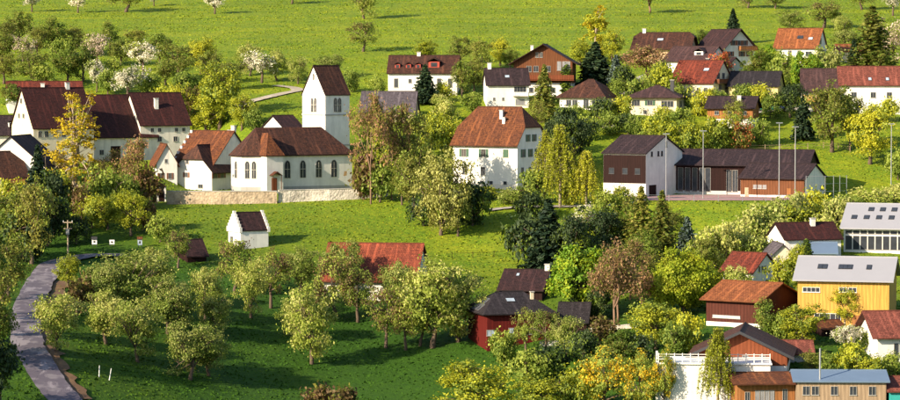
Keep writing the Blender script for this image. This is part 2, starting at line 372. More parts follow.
    for bdef in balc:                                  # face, px0, px1, py floor, depth, rail height px, material
        face, a, b_, py, dp, rh, mt = bdef; M = face_matrix(face, L, D)
        u0, _ = fu(face, a); u1, _ = fu(face, b_); z = (yb-py)*s; hh = rh*s
        bl = MB().box(u0, u1, -dp, -.05, z-.15, z, M).build('balcony', 'concrete' if 'wood' not in mt else mt, root)
        m = MB(); kx = max(3, int((u1-u0)/.45))
        for i in range(kx):
            x0 = u0+(u1-u0)*i/kx; m.box(x0+.03, x0+(u1-u0)/kx-.03, -dp, -dp+.05, z+.08, z+hh-.08, M)
        m.box(u0, u1, -dp-.04, -dp+.08, z+hh-.078, z+hh, M); m.box(u0, u0+.06, -dp+.09, -.05, z+.08, z+hh-.02, M); m.box(u1-.06, u1, -dp+.09, -.05, z+.08, z+hh-.02, M)
        m.build('railing', mt, bl)
    return root, dict(L=L, D=D, H=H, tanp=tanp, s=s, p=p, rz=rz, info=info, c=c)
# ---------------------------------------------------------------- ground
def axis(lo, hi, a, b, fine, coarse):
    return np.r_[np.arange(lo, a, coarse), np.arange(a, b, fine), np.arange(b, hi+1, coarse)]
gx = axis(-720, 720, -190, 190, 1.9, 24); gy = axis(-60, 2200, 384, 960, 1.9, 24)
GX, GY = np.meshgrid(gx, gy); GZ = heights(GX, GY)
rng = np.random.default_rng(5)
inner = (np.abs(GX) < 190) & (GY > 384) & (GY < 960)
GZ = GZ+np.where(inner, rng.normal(0, .035, GZ.shape), 0)
nx, ny = len(gx), len(gy)
V = np.c_[GX.ravel(), GY.ravel(), GZ.ravel()]
i0 = (np.arange(ny-1)[:, None]*nx+np.arange(nx-1)[None]).ravel()
FA = np.c_[i0, i0+1, i0+nx+1, i0+nx]
def np_mesh(name, V, FA, mats, fmat=None, smooth=False):
    me = bpy.data.meshes.new(name); me.vertices.add(len(V)); me.vertices.foreach_set('co', np.ascontiguousarray(V, dtype=np.float32).ravel())
    k = FA.shape[1]; me.loops.add(FA.size); me.loops.foreach_set('vertex_index', np.ascontiguousarray(FA, dtype=np.int32).ravel())
    me.polygons.add(len(FA)); me.polygons.foreach_set('loop_start', np.arange(0, FA.size, k, dtype=np.int32))
    for m in mats: me.materials.append(MATS[m])
    if fmat is not None: me.polygons.foreach_set('material_index', np.asarray(fmat, dtype=np.int32))
    if smooth: me.polygons.foreach_set('use_smooth', np.ones(len(FA), dtype=bool))
    me.update(calc_edges=True); return me
def grass_mat():
    m, nt, N, L, b = nodes_of('grass')
    geo = N.new('ShaderNodeNewGeometry'); pos = geo.outputs['Position']
    sep = N.new('ShaderNodeSeparateXYZ'); L.new(pos, sep.inputs[0])
    big = noise(nt, .03, 4, pos); mid = noise(nt, .16, 5, pos, .62); fine = noise(nt, 1.1, 5, pos, .7)
    mpx = N.new('ShaderNodeMapping'); mpx.inputs['Scale'].default_value = (.012, .09, .05); L.new(pos, mpx.inputs['Vector']); strk = noise(nt, 1.0, 4, mpx.outputs[0], .6)
    lush_shaded = mixrgb(nt, mid, (.020, .068, .004), (.046, .108, .007))  # deep green lawn, darkened further for the shade on the lower slope
    meadow = mixrgb(nt, ramp(nt, mid, .3, .7), (.135, .225, .010), (.27, .305, .014))  # dandelion meadow, brightened to add to the sun on the upper slope
    mr = N.new('ShaderNodeMapRange'); sx_ = N.new('ShaderNodeMath'); sx_.operation = 'MULTIPLY_ADD'; L.new(sep.outputs['X'], sx_.inputs[0]); sx_.inputs[1].default_value = .6; L.new(sep.outputs['Y'], sx_.inputs[2]); L.new(sx_.outputs[0], mr.inputs[0]); mr.inputs[1].default_value = 480; mr.inputs[2].default_value = 535  # lawn colour reaches further uphill on the left, painting the bank's shade
    ad = N.new('ShaderNodeMath'); ad.operation = 'MULTIPLY_ADD'; L.new(big, ad.inputs[0]); ad.inputs[1].default_value = .9; ad.inputs[2].default_value = -.45
    a2 = N.new('ShaderNodeMath'); a2.operation = 'ADD'; a2.use_clamp = True; L.new(mr.outputs[0], a2.inputs[0]); L.new(ad.outputs[0], a2.inputs[1])
    meadow = mixrgb(nt, ramp(nt, strk, .40, .62), mixrgb(nt, .45, meadow, (.075, .16, .008)), meadow)
    col = mixrgb(nt, a2.outputs[0], lush_shaded, meadow)
    col = mixrgb(nt, ramp(nt, fine, .42, .68), col, mixrgb(nt, .5, col, (.02, .05, .008)))
    sp = noise(nt, 2.3, 3, pos, .6); f = N.new('ShaderNodeMath'); f.operation = 'MULTIPLY'; L.new(ramp(nt, sp, .56, .66), f.inputs[0]); L.new(a2.outputs[0], f.inputs[1])
    col = mixrgb(nt, f.outputs[0], col, (.30, .29, .014))
    L.new(col, b.inputs['Base Color']); b.inputs['Roughness'].default_value = .85; b.inputs['Specular IOR Level'].default_value = .15
    bp = N.new('ShaderNodeBump'); bp.inputs['Strength'].default_value = .9; bp.inputs['Distance'].default_value = .35; L.new(noise(nt, .9, 5, pos, .7), bp.inputs['Height']); L.new(bp.outputs[0], b.inputs['Normal'])
    MATS['grass'] = m
grass_mat()
g_ob = bpy.data.objects.new('ground', np_mesh('ground', V, FA, ['grass'], smooth=True)); COL.objects.link(g_ob); g_ob['kind'] = 'structure'
# ---------------------------------------------------------------- roads and paths
def asphalt(name, c, patch, cracks=False):
    m, nt, N, L, b = nodes_of(name); co = coords(nt)
    col = mixrgb(nt, noise(nt, 1.5, 5, co, .7), sc(c, .7), sc(c, 1.25)); col = mixrgb(nt, ramp(nt, noise(nt, .35, 3, co), .5, .62), col, patch)
    if cracks:
        v = N.new('ShaderNodeTexVoronoi'); v.feature = 'DISTANCE_TO_EDGE'; v.inputs['Scale'].default_value = .22
        wv = mixrgb(nt, .35, co, mixrgb(nt, 1.0, co, noise_col(nt, .8, co), 'ADD')); L.new(wv, v.inputs['Vector'])
        col = mixrgb(nt, ramp(nt, v.outputs['Distance'], .004, .014, (.6, .6, .6), (0, 0, 0)), col, sc(c, .5))
        uvn = noise(nt, .5, 4, coords(nt, 'Object', (1, .35, 1)), .6); col = mixrgb(nt, ramp(nt, uvn, .54, .6), col, sc(patch, 1.25))
    L.new(col, b.inputs['Base Color']); b.inputs['Roughness'].default_value = .8; MATS[name] = m
def noise_col(nt, scale, vec):
    n = nt.nodes.new('ShaderNodeTexNoise'); n.inputs['Scale'].default_value = scale; nt.links.new(vec, n.inputs['Vector']); return n.outputs['Color']
asphalt('asphalt', (.10, .085, .11), (.18, .16, .18), True); asphalt('gravel', (.36, .31, .24), (.44, .38, .30)); asphalt('court_surface', (.34, .20, .20), (.40, .25, .24))
asphalt('soil', (.12, .065, .03), (.16, .09, .04)); asphalt('paving', (.30, .27, .25), (.36, .33, .30))
def smooth_line(pts, n=8):
    P = [Vector(p) for p in pts]; out = []
    for i in range(len(P)-1):
        a, b, c, d = P[max(i-1, 0)], P[i], P[i+1], P[min(i+2, len(P)-1)]
        for j in range(n):
            t = j/n; out.append(.5*((2*b)+(c-a)*t+(2*a-5*b+4*c-d)*t*t+(3*b-a-3*c+d)*t**3))
    out.append(P[-1]); return out
def strip(name, pix, width, mat, lift=.07, n=8, nw=5, rough=.09):
    jit = np.random.default_rng(len(pix)*7+n)
    line = smooth_line([ground(*p) for p in pix], n)
    if not isinstance(width, (list, tuple)): width = [width]*len(line)
    else: width = list(np.interp(np.linspace(0, 1, len(line)), np.linspace(0, 1, len(width)), width))
    V = []; Fc = []
    for i, p in enumerate(line):
        d = line[min(i+1, len(line)-1)]-line[max(i-1, 0)]; d.z = 0; d.normalize(); nrm = Vector((-d.y, d.x, 0))
        jl, jr = jit.normal(0, rough, 2)
        q = [p+nrm*(width[i]*(j/(nw-1)-.5)+(jl if j == 0 else jr if j == nw-1 else 0)) for j in range(nw)]
        zz = heights(np.array([a.x for a in q]), np.array([a.y for a in q]))
        zz = zz*.4+zz.mean()*.6
        V += [(a.x, a.y, z+lift) for a, z in zip(q, zz)]
    for i in range(len(line)-1):
        for j in range(nw-1): a = i*nw+j; Fc.append((a, a+1, a+nw+1, a+nw))
    o = mesh_obj(name, V, Fc, mat, smooth=True); o['kind'] = 'structure'
    if o.data.polygons[0].normal.z < 0: o.data.flip_normals()
    return o
road_px = [(95, 430), (62, 398), (42, 370), (28, 345), (26, 320), (31, 300), (42, 280), (57, 264), (85, 257), (125, 256), (165, 258)]
strip('verge', [(x+15, y+1) for x, y in road_px[1:7]], 4.2, 'soil', .06, rough=.35, n=10)
strip('road', road_px, [5.4, 5.2, 5.0, 4.9, 4.8, 4.8, 4.8, 4.8, 4.4, 3.4, 2.6], 'asphalt', .22)
strip('path', [(236, 107), (250, 102), (266, 98), (283, 94), (297, 91), (292, 88), (275, 86)], 3.0, 'gravel', .2)
strip('footpath', [(486, 211), (515, 208), (560, 207), (600, 206), (640, 203)], 2.2, 'paving', .2)
strip('lane', [(600, 112), (625, 92), (640, 80), (655, 74)], 4, 'paving', .2)
strip('lane', [(745, 114), (765, 111), (790, 110), (815, 107)], 5, 'paving', .2)
def court():
    p = COURT; V = [(p.x-22.5, p.y-11.0, p.z+.06), (p.x+20.5, p.y-11.0, p.z+.06), (p.x+22.5, p.y+14, p.z+.06), (p.x-21, p.y+14, p.z+.06)]
    o = mesh_obj('playground', V, [(0, 1, 2, 3)], 'court_surface'); o['kind'] = 'structure'
court()
# ---------------------------------------------------------------- stone walls
def stone_mat(name, c, c2):
    m, nt, N, L, b = nodes_of(name); co = coords(nt)
    v = N.new('ShaderNodeTexVoronoi'); v.inputs['Scale'].default_value = 2.2; L.new(co, v.inputs['Vector'])
    col = mixrgb(nt, v.outputs['Color'], c, c2); col = mixrgb(nt, ramp(nt, noise(nt, .6, 5, co, .7), .45, .7), col, sc(c, .5)); L.new(col, b.inputs['Base Color']); b.inputs['Roughness'].default_value = .9
    bp = N.new('ShaderNodeBump'); bp.inputs['Distance'].default_value = .1; L.new(v.outputs['Distance'], bp.inputs['Height']); L.new(bp.outputs[0], b.inputs['Normal']); MATS[name] = m
stone_mat('field_stone', (.36, .27, .18), (.50, .40, .28)); stone_mat('pale_stone', (.50, .45, .38), (.62, .57, .50))
def wall_line(name, label, pix, tops, thick, mat, cap='concrete', cat='wall', depth=None):
    line = [ground(*p) for p in pix]; tp = [at(p[0], t, q.y).z for p, t, q in zip(pix, tops, line)]
    root = empty(name, line[0]); o = line[0].copy(); tag(root, label, cat)
    for i in range(len(line)-1):
        a, b = line[i]-o, line[i+1]-o; d = (b-a); d.z = 0; ln = d.length; d.normalize(); nr = Vector((-d.y, d.x, 0))*thick/2
        za, zb = tp[i]-o.z, tp[i+1]-o.z
        V = []
        for q, zt, zl in ((a, za, a.z-2), (b, zb, b.z-2)):
            V += [(q.x-nr.x, q.y-nr.y, zl), (q.x+nr.x, q.y+nr.y, zl), (q.x+nr.x, q.y+nr.y, zt), (q.x-nr.x, q.y-nr.y, zt)]
        mesh_obj('wall_section', V, [(0, 1, 2, 3), (7, 6, 5, 4), (0, 4, 5, 1), (1, 5, 6, 2), (2, 6, 7, 3), (3, 7, 4, 0)], mat, root)
        C = []
        nr2 = nr*1.25
        for q, zt in ((a, za), (b, zb)): C += [(q.x-nr2.x, q.y-nr2.y, zt+.005), (q.x+nr2.x, q.y+nr2.y, zt+.005), (q.x+nr2.x, q.y+nr2.y, zt+.14), (q.x-nr2.x, q.y-nr2.y, zt+.14)]
        mesh_obj('coping', C, [(0, 1, 2, 3), (7, 6, 5, 4), (0, 4, 5, 1), (1, 5, 6, 2), (2, 6, 7, 3), (3, 7, 4, 0)], cap, root)
    return root
wall_line('churchyard_wall', 'rough brown stone retaining wall below the parsonage, left of the church door', [(167, 204), (195, 204), (222, 204), (250, 203.5), (277, 203)], [191.5, 191.5, 191.5, 191.5, 191.5], .7, 'field_stone')
wall_line('churchyard_wall', 'pale smoother stone retaining wall below the church nave', [(278.5, 202.5), (305, 201), (330, 200.5), (358, 199), (388, 196)], [190.5, 190, 189.5, 188.5, 186.5], .7, 'pale_stone')
# ---------------------------------------------------------------- church
def arch_poly(w, h, n=6):
    pts = [(-w/2, 0), (w/2, 0)]; hs = h-w*.85
    for i in range(n+1):
        a = i/n; pts.append((w/2*math.cos(a*math.pi/2)**.9, hs+w*.85*math.sin(a*math.pi/2)))
    for i in range(n-1, -1, -1):
        a = i/n; pts.append((-w/2*math.cos(a*math.pi/2)**.9, hs+w*.85*math.sin(a*math.pi/2)))
    return pts
def arch_window(root, M, u, z, w, h):
    Mx = M@Matrix.Translation((u, 0, z))
    m = MB(); po = arch_poly(w+.3, h+.25); m.prism([(x, zz-.12) for x, zz in po], -.05, .02, Mx)
    win = m.build('window', 'pale_stone', root)
    MB().prism(arch_poly(w, h), -.075, -.051, Mx).build('pane', 'glass', win)
    mm = MB().box(-.035, .035, -.095, -.076, .05, h*.9, Mx); mm.box(-w/2, w/2, -.096, -.076, h*.5, h*.5+.07, Mx); mm.build('mullion', 'pale_stone', win)
YC = R(30)
pc = ground(310, 190.5); s_c = 578/F
Lc = 88*s_c/math.cos(YC); Dc = 10.0; Hc = 33.5*s_c+.3; tpc = 1.0
pfl = at(262, 190.5, 575); cc = pfl+Vector((math.cos(YC), math.sin(YC), 0))*Lc/2+Vector((-math.sin(YC), math.cos(YC), 0))*Dc/2
ch = empty('church', cc, YC); tag(ch, 'white village church nave with long brown tiled roof and pointed windows', 'church')
l2, d2 = Lc/2, Dc/2
pl = [(-l2, -d2), (l2, -d2), (l2, d2), (-l2, d2), (-l2-3.4, 2.3), (-l2-3.4, -2.3)]
Vw = [(x, y, -3) for x, y in pl]+[(x, y, Hc) for x, y in pl]
mesh_obj('wall', Vw, [tuple(reversed(range(6))), tuple(range(6, 12))]+[(i, (i+1) % 6, 6+(i+1) % 6, 6+i) for i in range(6)], 'white_plaster', ch)
Vp = [(x*1.004, y*1.008, -3) for x, y in pl]+[(x*1.004, y*1.008, .7) for x, y in pl]
mesh_obj('plinth', Vp, [tuple(reversed(range(6))), tuple(range(6, 12))]+[(i, (i+1) % 6, 6+(i+1) % 6, 6+i) for i in range(6)], 'concrete', ch)
def poly_roof(root, eave, r1, r2, ze, zr, th, mat, name='roof', faces=None):
    n_ = len(eave); V = [(x, y, ze+th) for x, y in eave]+[(*r1, zr+th), (*r2, zr+th)]+[(x, y, ze) for x, y in eave]+[(*r1, zr), (*r2, zr)]
    a, b = n_, n_+1; mp = {'r1': a, 'r2': b}
    fs = [tuple(mp.get(q, q) for q in f) for f in faces]; o = n_+2
    allf = fs+[tuple(q+o for q in reversed(f)) for f in fs]+[(i, i+o, (i+1) % n_+o, (i+1) % n_) for i in range(n_)]
    UV = []
    for f in fs:
        p0, p1 = Vector(V[f[0]]), Vector(V[f[1]]); e = (p1-p0).normalized()
        for q in f: UV.append(((Vector(V[q])-p0).dot(e), (V[q][2]-ze)*1.42))
    for f in allf[len(fs):]: UV += [(0, 0)]*len(f)
    return mesh_obj(name, V, allf, mat, root, uvs=UV)
e = .45
ev = [(-l2, -d2-e), (l2+e, -d2-e), (l2+e, d2+e), (-l2, d2+e), (-l2-3.4-e, 2.3+e*.5), (-l2-3.4-e, -2.3-e*.5)]
zrc = Hc+27*s_c-5*.045
cr = poly_roof(ch, ev, (-l2+1.0, 0), (l2-4.6, 0), Hc-.25, zrc, .25, 'brown_tiles', faces=[(0, 1, 'r2', 'r1'), (1, 2, 'r2'), (2, 3, 'r1', 'r2'), (3, 4, 'r1'), (4, 5, 'r1'), (5, 0, 'r1')])
MF = Matrix.Translation((-l2, -d2, 0))
for q in (286.5, 301.5, 317, 332): arch_window(ch, MF, (q-262)/88*Lc, 12*s_c, 5.2*s_c/math.cos(YC), 17*s_c)
def edge_matrix(a, b):
    d = Vector((b[0]-a[0], b[1]-a[1], 0)); return Matrix.Translation((a[0], a[1], 0))@Matrix.Rotation(math.atan2(d.y, d.x), 4, 'Z'), d.length
M1, e1 = edge_matrix(pl[4], pl[5]); arch_window(ch, M1, e1/2, 12*s_c, 1.0, 3.4)
M2, e2 = edge_matrix(pl[5], pl[0]); arch_window(ch, M2, e2*.30, 12*s_c, .8, 3.4); arch_window(ch, M2, e2*.62, 12*s_c, .8, 3.4)
# vestry with its steep little roof and porch
vx0, vx1, vy = -l2-.2, -l2+3.5, -d2-2.6
vb = MB().box(vx0, vx1, vy, -d2+.3, -3, Hc+.02).build('vestry', 'white_plaster', ch)
vc = (vx0+vx1)/2
poly_roof(vb, [(vx0-.3, vy-.3), (vx1+.3, vy-.3), (vx1+.3, -d2+1.2), (vx0-.3, -d2+1.2)], (vc, -d2+.4), (vc, -d2+3.2), Hc-.15, zrc-1.0, .2, 'rust_tiles', 'vestry_roof', [(0, 1, 'r1'), (1, 2, 'r2', 'r1'), (2, 3, 'r2'), (3, 0, 'r1', 'r2')])
MV = Matrix.Translation((vx0, vy, 0))
dr = MB().box(1.1, 2.3, -.06, .03, 0, 2.6, MV).build('door', 'red_wood', vb)
pm = MB().prism([(.5, 3.1), (1.7, 3.95), (2.9, 3.1), (1.7, 3.6)], -1.5, .05, MV); pm.build('porch_roof', 'rust_tiles', vb)
MB().box(.7, .8, -1.4, -1.3, -.5, 3.2, MV).box(2.6, 2.7, -1.4, -1.3, -.5, 3.2, MV).build('porch_post', 'brown_wood', vb)
# tower
YT = R(40); st = 600/F; tb = at(325.5, 190, 600); LT = 23.5*st/math.cos(YT); DT = 24.5*st/math.sin(YT)
ct = tb+Vector((math.cos(YT), math.sin(YT), 0))*LT/2+Vector((-math.sin(YT), math.cos(YT), 0))*DT/2
tw = empty('church_tower', ct, YT); tag(tw, 'tall white church tower with steep saddleback roof and paired belfry openings', 'tower')
HT = (190-94.5)*st; tpt = (28*st)/(DT/2)
wall_shell(tw, 'wall', LT, DT, HT, tpt, 1, -3, None, 0, 'white_plaster')
build_roof(tw, LT, DT, HT, tpt, .18, .22, 1, .8, .2, 'brown_tiles')
for zz in (190-115.5, 190-146):
    z = zz*st; m = MB().box(-LT/2-.12, LT/2+.12, -DT/2-.12, -DT/2-.002, z, z+.28).box(-LT/2-.12, LT/2+.12, DT/2+.002, DT/2+.12, z, z+.28)
    m.box(-LT/2-.12, -LT/2-.002, -DT/2, DT/2, z, z+.28).box(LT/2+.002, LT/2+.12, -DT/2, DT/2, z, z+.28).build('string_course', 'concrete', tw)
for face, wd in (('F', LT), ('L', DT)):
    M = face_matrix(face, LT, DT)
    for o_ in (-.55, .55): arch_window(tw, M, wd/2+o_, (190-112)*st, .75, 2.9)
M = face_matrix('L', LT, DT); arch_window(tw, M, DT/2, (190-80)*st, .45, 1.3)
# ---------------------------------------------------------------- stepped gables
def crow_steps(root, L, D, H, tanp, xs, n=5, mat='white_plaster', up=.55, t=.5):
    for x in xs:
        m = MB(); y = D/2+.25
        step = y/(n+.5)
        for i in range(n+1):
            w = y-step*i; z0 = H-.4 if i == 0 else H+tanp*step*(i-1)+up+.001*i
            z1 = H+tanp*step*i+up
            m.box(x-t/2, x+t/2, -w, w, z0, z1)
        m.build('stepped_gable', mat, root)
chp, ci = house('chapel', 'small white chapel with stepped gables standing on the grass slope below the church', 241, 268, 248, 231, 213, yaw=27, D=5.8, roof='dark_tiles', ov=.2, ovg=-.1, cat='chapel',
     wins=[('L', 232, 224, 3, 5), ('L', 231, 240, 3, 6)])
crow_steps(chp, ci['L'], ci['D'], ci['H'], ci['tanp'], (-ci['L']/2, ci['L']/2))
# ---------------------------------------------------------------- parsonage group left of the church
pr, pi = house('parsonage', 'orange-roofed parsonage with stepped gable behind the white gabled wing', 170, 214, 187, 167, 131, yaw=-34, D=14, roof='rust_tiles', chim=[(.80, .62, 1.9), (.95, .55, 1.9)], wins=[('F', [172, 174.5], 177, 1.6, 5)])
crow_steps(pr, pi['L'], pi['D'], pi['H'], pi['tanp'], (-pi['L']/2+.1,), n=6)
house('parsonage_wing', 'white gabled wing with half-hipped orange roof and dark shaded right slope', 173, 213, 190, 170, 146, gf=-32, side=11, k=.5, hipf=.7, roof='brown_tiles', wall='white_plaster', ov=.7, ovg=.5,
      wins=[('L', 187, 162, 3, 4), ('L', 186, 175, 3.4, 5, 'shut'), ('L', 201, 186, 5, 4), ('F', [216, 222], 175, 3, 6, 'shut')], shutter='shutter_brown')
house('cottage', 'little white cottage with orange roof at the left end of the churchyard', 157, 177, 184, 163, 145, gf=14, side=9, depth=590, roof='rust_tiles', wall='white_plaster', wins=[('L', [161, 170], 176, 3.2, 6, 'shut'), ('L', 166, 161, 2.5, 4)], shutter='shutter_brown')
gp = ground(161.5, 201); sg = gp.y/F
gt = empty('gatehouse', gp, R(8)); tag(gt, 'small white arched gateway at the left end of the stone wall', 'gate')
w_ = 9*sg
MB().box(-w_/2, w_/2, -.6, .6, -2, 15*sg).build('wall', 'white_plaster', gt); MB().prism([(-w_/2-.2, 15*sg-.05), (0, 18*sg), (w_/2+.2, 15*sg-.05)], -.85, .85).build('roof', 'rust_tiles', gt)
MB().prism([(x, z) for x, z in arch_poly(1.1, 2.5)], -.64, -.602).build('door', 'dark_wood', gt)
house('cottage', 'small cottage with white gable and dark roof directly behind the church roof', 284, 302, 140, 129, 116, yaw=33, D=9, roof='dark_tiles', wins=[('L', 277, 131, 2.5, 3.5)])
house('shed', 'long low shed with plain grey sheet roof behind the bare trees', 360, 414, 122, 113, 92, yaw=-4, D=13, roof='grey_eternit', wall='pale_wood', cat='shed')
# ---------------------------------------------------------------- left farm cluster
W2 = dict(shutter='shutter_brown')
house('farmhouse', 'big farmhouse with cream left gable and long dark maroon roof', 36, 92, 163, 129, 88, yaw=30, D=12.5, depth=606, roof='maroon_tiles', wall='cream_plaster', wins=[('L', 20, 101, 2.4, 5), ('L', [17, 23], 116, 2.4, 4.5), ('F', [42, 48, 56, 64, 72, 80], 134, 3.6, 6, 'plain')], chim=[(.75, .5, 1.2)])
house('barn', 'wide barn with sagging dark maroon roof between the two farmhouses', 88, 155, 162, 138, 95, yaw=30, D=18, depth=617, roof='maroon_tiles', wall='old_plaster', cat='barn', wins=[('F', [103], 152, 4, 5)], doors=[('F', 116, 9, 16, 'dark_wood'), ('F', 138, 9, 13, 'brown_wood')])
house('farmhouse', 'farmhouse with maroon roof, white chimney and plain white front right of the barn', 142, 189, 161, 126, 93, yaw=26, D=13, depth=622, roof='maroon_tiles', wall='old_plaster', chim=[(.42, .25, 2.2)], wins=[('F', [153, 160, 176, 183], 130, 3, 4), ('F', [175, 160], 139, 4, 5), ('L', [133, 138], 118, 2, 4)])
house('barn', 'red brick-coloured roof with white gable tip peeking out behind the cream farmhouse', 10, 82, 112, 98, 82, yaw=12, D=11, roof='red_tiles', wall='white_plaster', cat='barn', chim=[(.47, .3, 1.0)])
house('house', 'dark slate-roofed house with two white dormers at the left picture edge', -26, 26, 152, 136, 116, yaw=14, D=11, roof='plum_tiles', dorm=[(.72, .35, 1.1, 1.3, 'white_paint'), (.93, .35, 1.1, 1.3, 'white_paint')])
house('house', 'white gable-fronted house with long sloping dark eave behind the young spruce', -34, 56, 200, 176, 137, gf=-8, side=14, roof='dark_tiles', wall='white_plaster', wins=[('L', [4, 22, 36], 186, 3, 5)])
house('outbuilding', 'small brown-roofed outbuilding at the left edge in front of the white gable', -22, 26, 204, 179, 152, yaw=34, D=9, roof='brown_tiles', wall='white_plaster', cat='shed')
house('lean_to', 'low orange-roofed lean-to beneath the brown outbuilding', 6, 33, 206, 193, 180, yaw=8, D=6, roof='rust_tiles', wall='cream_plaster', cat='shed')
house('hut', 'dark little roof of a sunken hut at the foot of the church hill', 188, 206, 262, 257, 240, yaw=28, D=5, roof='dark_tiles', wall='dark_wood', cat='hut')
# ---------------------------------------------------------------- middle
house('manor_house', 'large white manor house with green shutters and rust-coloured half-hipped roof', 453, 517, 187, 146, 107, yaw=-30, D=12.5, k=.48, hipf=.75, roof='rust_tiles', wall='white_plaster', ov=.8, ovg=.4, plinth=(3.5, 'old_plaster'), chim=[(.60, .34, 1.7, 'white_plaster', .34), (.67, .27, 1.2, 'white_plaster', .3)],
      wins=[('F', [464, 483.5], 153, 4.6, 8, 'shut'), ('F', 505.5, 153, 5, 8, 'shutclosed'), ('F', [465, 483], 171, 4.6, 8), ('F', [482, 491, 505], 182.5, 3.4, 3.4, 'solid'),
            ('R', [528, 534.5], 138, 2.3, 7, 'shut'), ('R', [523, 530.5, 537.5], 153, 2.4, 8, 'shut'), ('R', [522, 530, 537], 171, 2.6, 8)])
house('house', 'long white house with dark roof and four red dormers at the meadow edge', 388, 457, 95, 74, 56, yaw=-4, D=11, roof='brown_tiles', chim=[(.42, .5, .9)], wins=[('F', [396, 439, 450], 83, 4, 9), ('F', [410, 424], 81, 3, 4)],
      dorm=[(.13, .22, 1.2, 1.1, 'red_paint'), (.29, .22, 1.2, 1.1, 'red_paint'), (.43, .22, 1.2, 1.1, 'red_paint'), (.66, .25, 2.6, 1.6, 'red_paint')])
house('house', 'white two-storey house with plum roof and recessed balcony right behind the manor', 487, 529, 108, 86, 69, yaw=4, D=10, roof='plum_tiles', chim=[(.1, .5, 1.4)], sky=[(.5, .45, 1.1, 1.0, 'bright_glass')], wins=[('F', [494, 503], 99, 2, 3), ('F', 520, 90, 12, 7), ('F', 520, 102, 9, 6, 'curtain')], balc=[('F', 513, 528, 96, 1.2, 4, 'white_paint')])
house('chalet', 'wide brown timber chalet with gable front and long balcony below the meadow', 514, 572, 96, 62, 45, gf=-6, side=14, roof='brown_tiles', wall='white_plaster', clad=(13, None, 'brown_wood'), ov=1.3, ovg=1.3, chim=[(.4, .72, 1.6)],
      wins=[('L', [537, 541], 55, 3, 5), ('L', [529, 536, 548], 69, 5, 6), ('L', [559, 564, 568], 66, 4, 9, 'curtain'), ('L', [530, 552], 90, 6, 5)], balc=[('L', 514, 574, 80, 1.5, 5, 'red_wood')])
house('bungalow', 'white bungalow with broad hipped brown roof and rooflights behind the dark evergreen', 560, 603, 109, 98, 80, yaw=-24, D=12, k=0, hipf=.8, roof='brown_tiles', ov=.9, ovg=.9, sky=[], wins=[('F', [569, 575], 103, 5, 6), ('F', [586, 594, 599], 104, 5, 9)], balc=[])
house('house', 'cream house with low hipped brown roof and green shutters above the school', 629, 676, 116, 98, 86, yaw=-14, D=13, k=0, hipf=.8, roof='mauve_tiles', wall='cream_plaster', ov=1.1, ovg=1.1, chim=[(.82, .45, 1.6, 'dark_metal')], shutter='shutter_green', wins=[('F', 636, 103, 8, 6), ('F', 650, 103, 5, 5, 'shut'), ('F', [664, 670], 104, 6, 6), ('R', [682, 688], 104, 3, 6), ('F', 645, 112, 3, 4)])
house('house', 'brown-roofed house with peach walls high at the meadow edge', 634, 688, 64, 50, 33, yaw=-14, D=12, roof='brown_tiles', wall='peach_plaster', k=.75, hipf=.8, ov=.9, ovg=.8, chim=[(.12, .5, 1.1)], sky=[(.45, .5, 1.6, 1.1, 'bright_glass')], wins=[('F', [645, 657, 672], 56, 4, 5), ('R', 693, 45, 3, 4)])
house('house', 'mauve-roofed house with white right gable behind the red-roofed house', 664, 706, 74, 62, 47, yaw=-32, D=12, roof='mauve_tiles', wall='white_plaster', ov=.6, dorm=[(.72, .35, 2.4, 1.1, 'white_paint')], wins=[('R', [714, 719], 64, 2.5, 4)])
house('house', 'house with bright brick-red roof and shaded wooden right gable', 671, 712, 96, 84, 61, yaw=-30, D=11, roof='red_tiles', wall='cream_plaster', chim=[(.6, .62, 1.8, 'dark_metal')], sky=[(.72, .55, 1.4, 1.0, 'bright_glass')], wins=[('F', [690, 698, 705], 90, 3.4, 5), ('R', [718, 724], 76, 3, 6), ('R', [720, 727], 87, 3, 5)], balc=[('R', 714, 732, 83, 1.2, 4, 'brown_wood')])
house('garage', 'small dark-roofed building with white gable right of the red-roofed house', 712, 726, 76, 68, 58, yaw=-34, D=9, roof='dark_tiles', cat='garage', wins=[('R', 731, 68, 2, 3)])
house('chalet', 'white chalet with wooden gable balcony and big dark roof near the tall spruce', 722, 757, 66, 49, 30, gf=30, side=11.5, roof='dark_tiles', wall='white_plaster', ov=.9, ovg=.9, wins=[('L', [733, 739, 745], 43, 3, 5, 'shut'), ('L', [730, 742, 750], 54, 3.4, 5, 'shut')], shutter='shutter_brown', balc=[('L', 738, 756, 50, 1.2, 4, 'orange_wood')])
house('house', 'low house with wide dark slate roof and ochre wall left of the parked cars', 729, 777, 98, 87, 72, yaw=-14, D=11, roof='slate', wall='yellow_plaster', wins=[('F', [738, 748, 757, 768], 91, 5, 5), ('R', 781, 84, 2.5, 4)])
house('house', 'small house with plum roof, orange timber upper wall and white base', 708, 752, 128, 109, 97, yaw=-14, D=10, roof='plum_tiles', wall='white_plaster', clad=(9, None, 'orange_wood'), ov=.8, ovg=.7, chim=[(.66, .3, 1.2)], wins=[('F', [717, 730, 744], 113, 4.2, 4, 'plain'), ('F', [731], 123, 4, 4)])
house('house', 'white house with bright orange tile roof under the meadow at upper right', 775, 816, 66, 49, 29, yaw=-20, D=11, roof='orange_tiles', chim=[], sky=[(.55, .5, 1.5, 1.2, 'glass'), (.8, .42, 1.2, 1.0, 'bright_glass')], wins=[('F', [778, 790, 799], 53, 3.4, 5), ('F', 808, 54, 6, 5), ('R', 821, 41, 2.5, 6), ('R', 826, 52, 3, 4)])
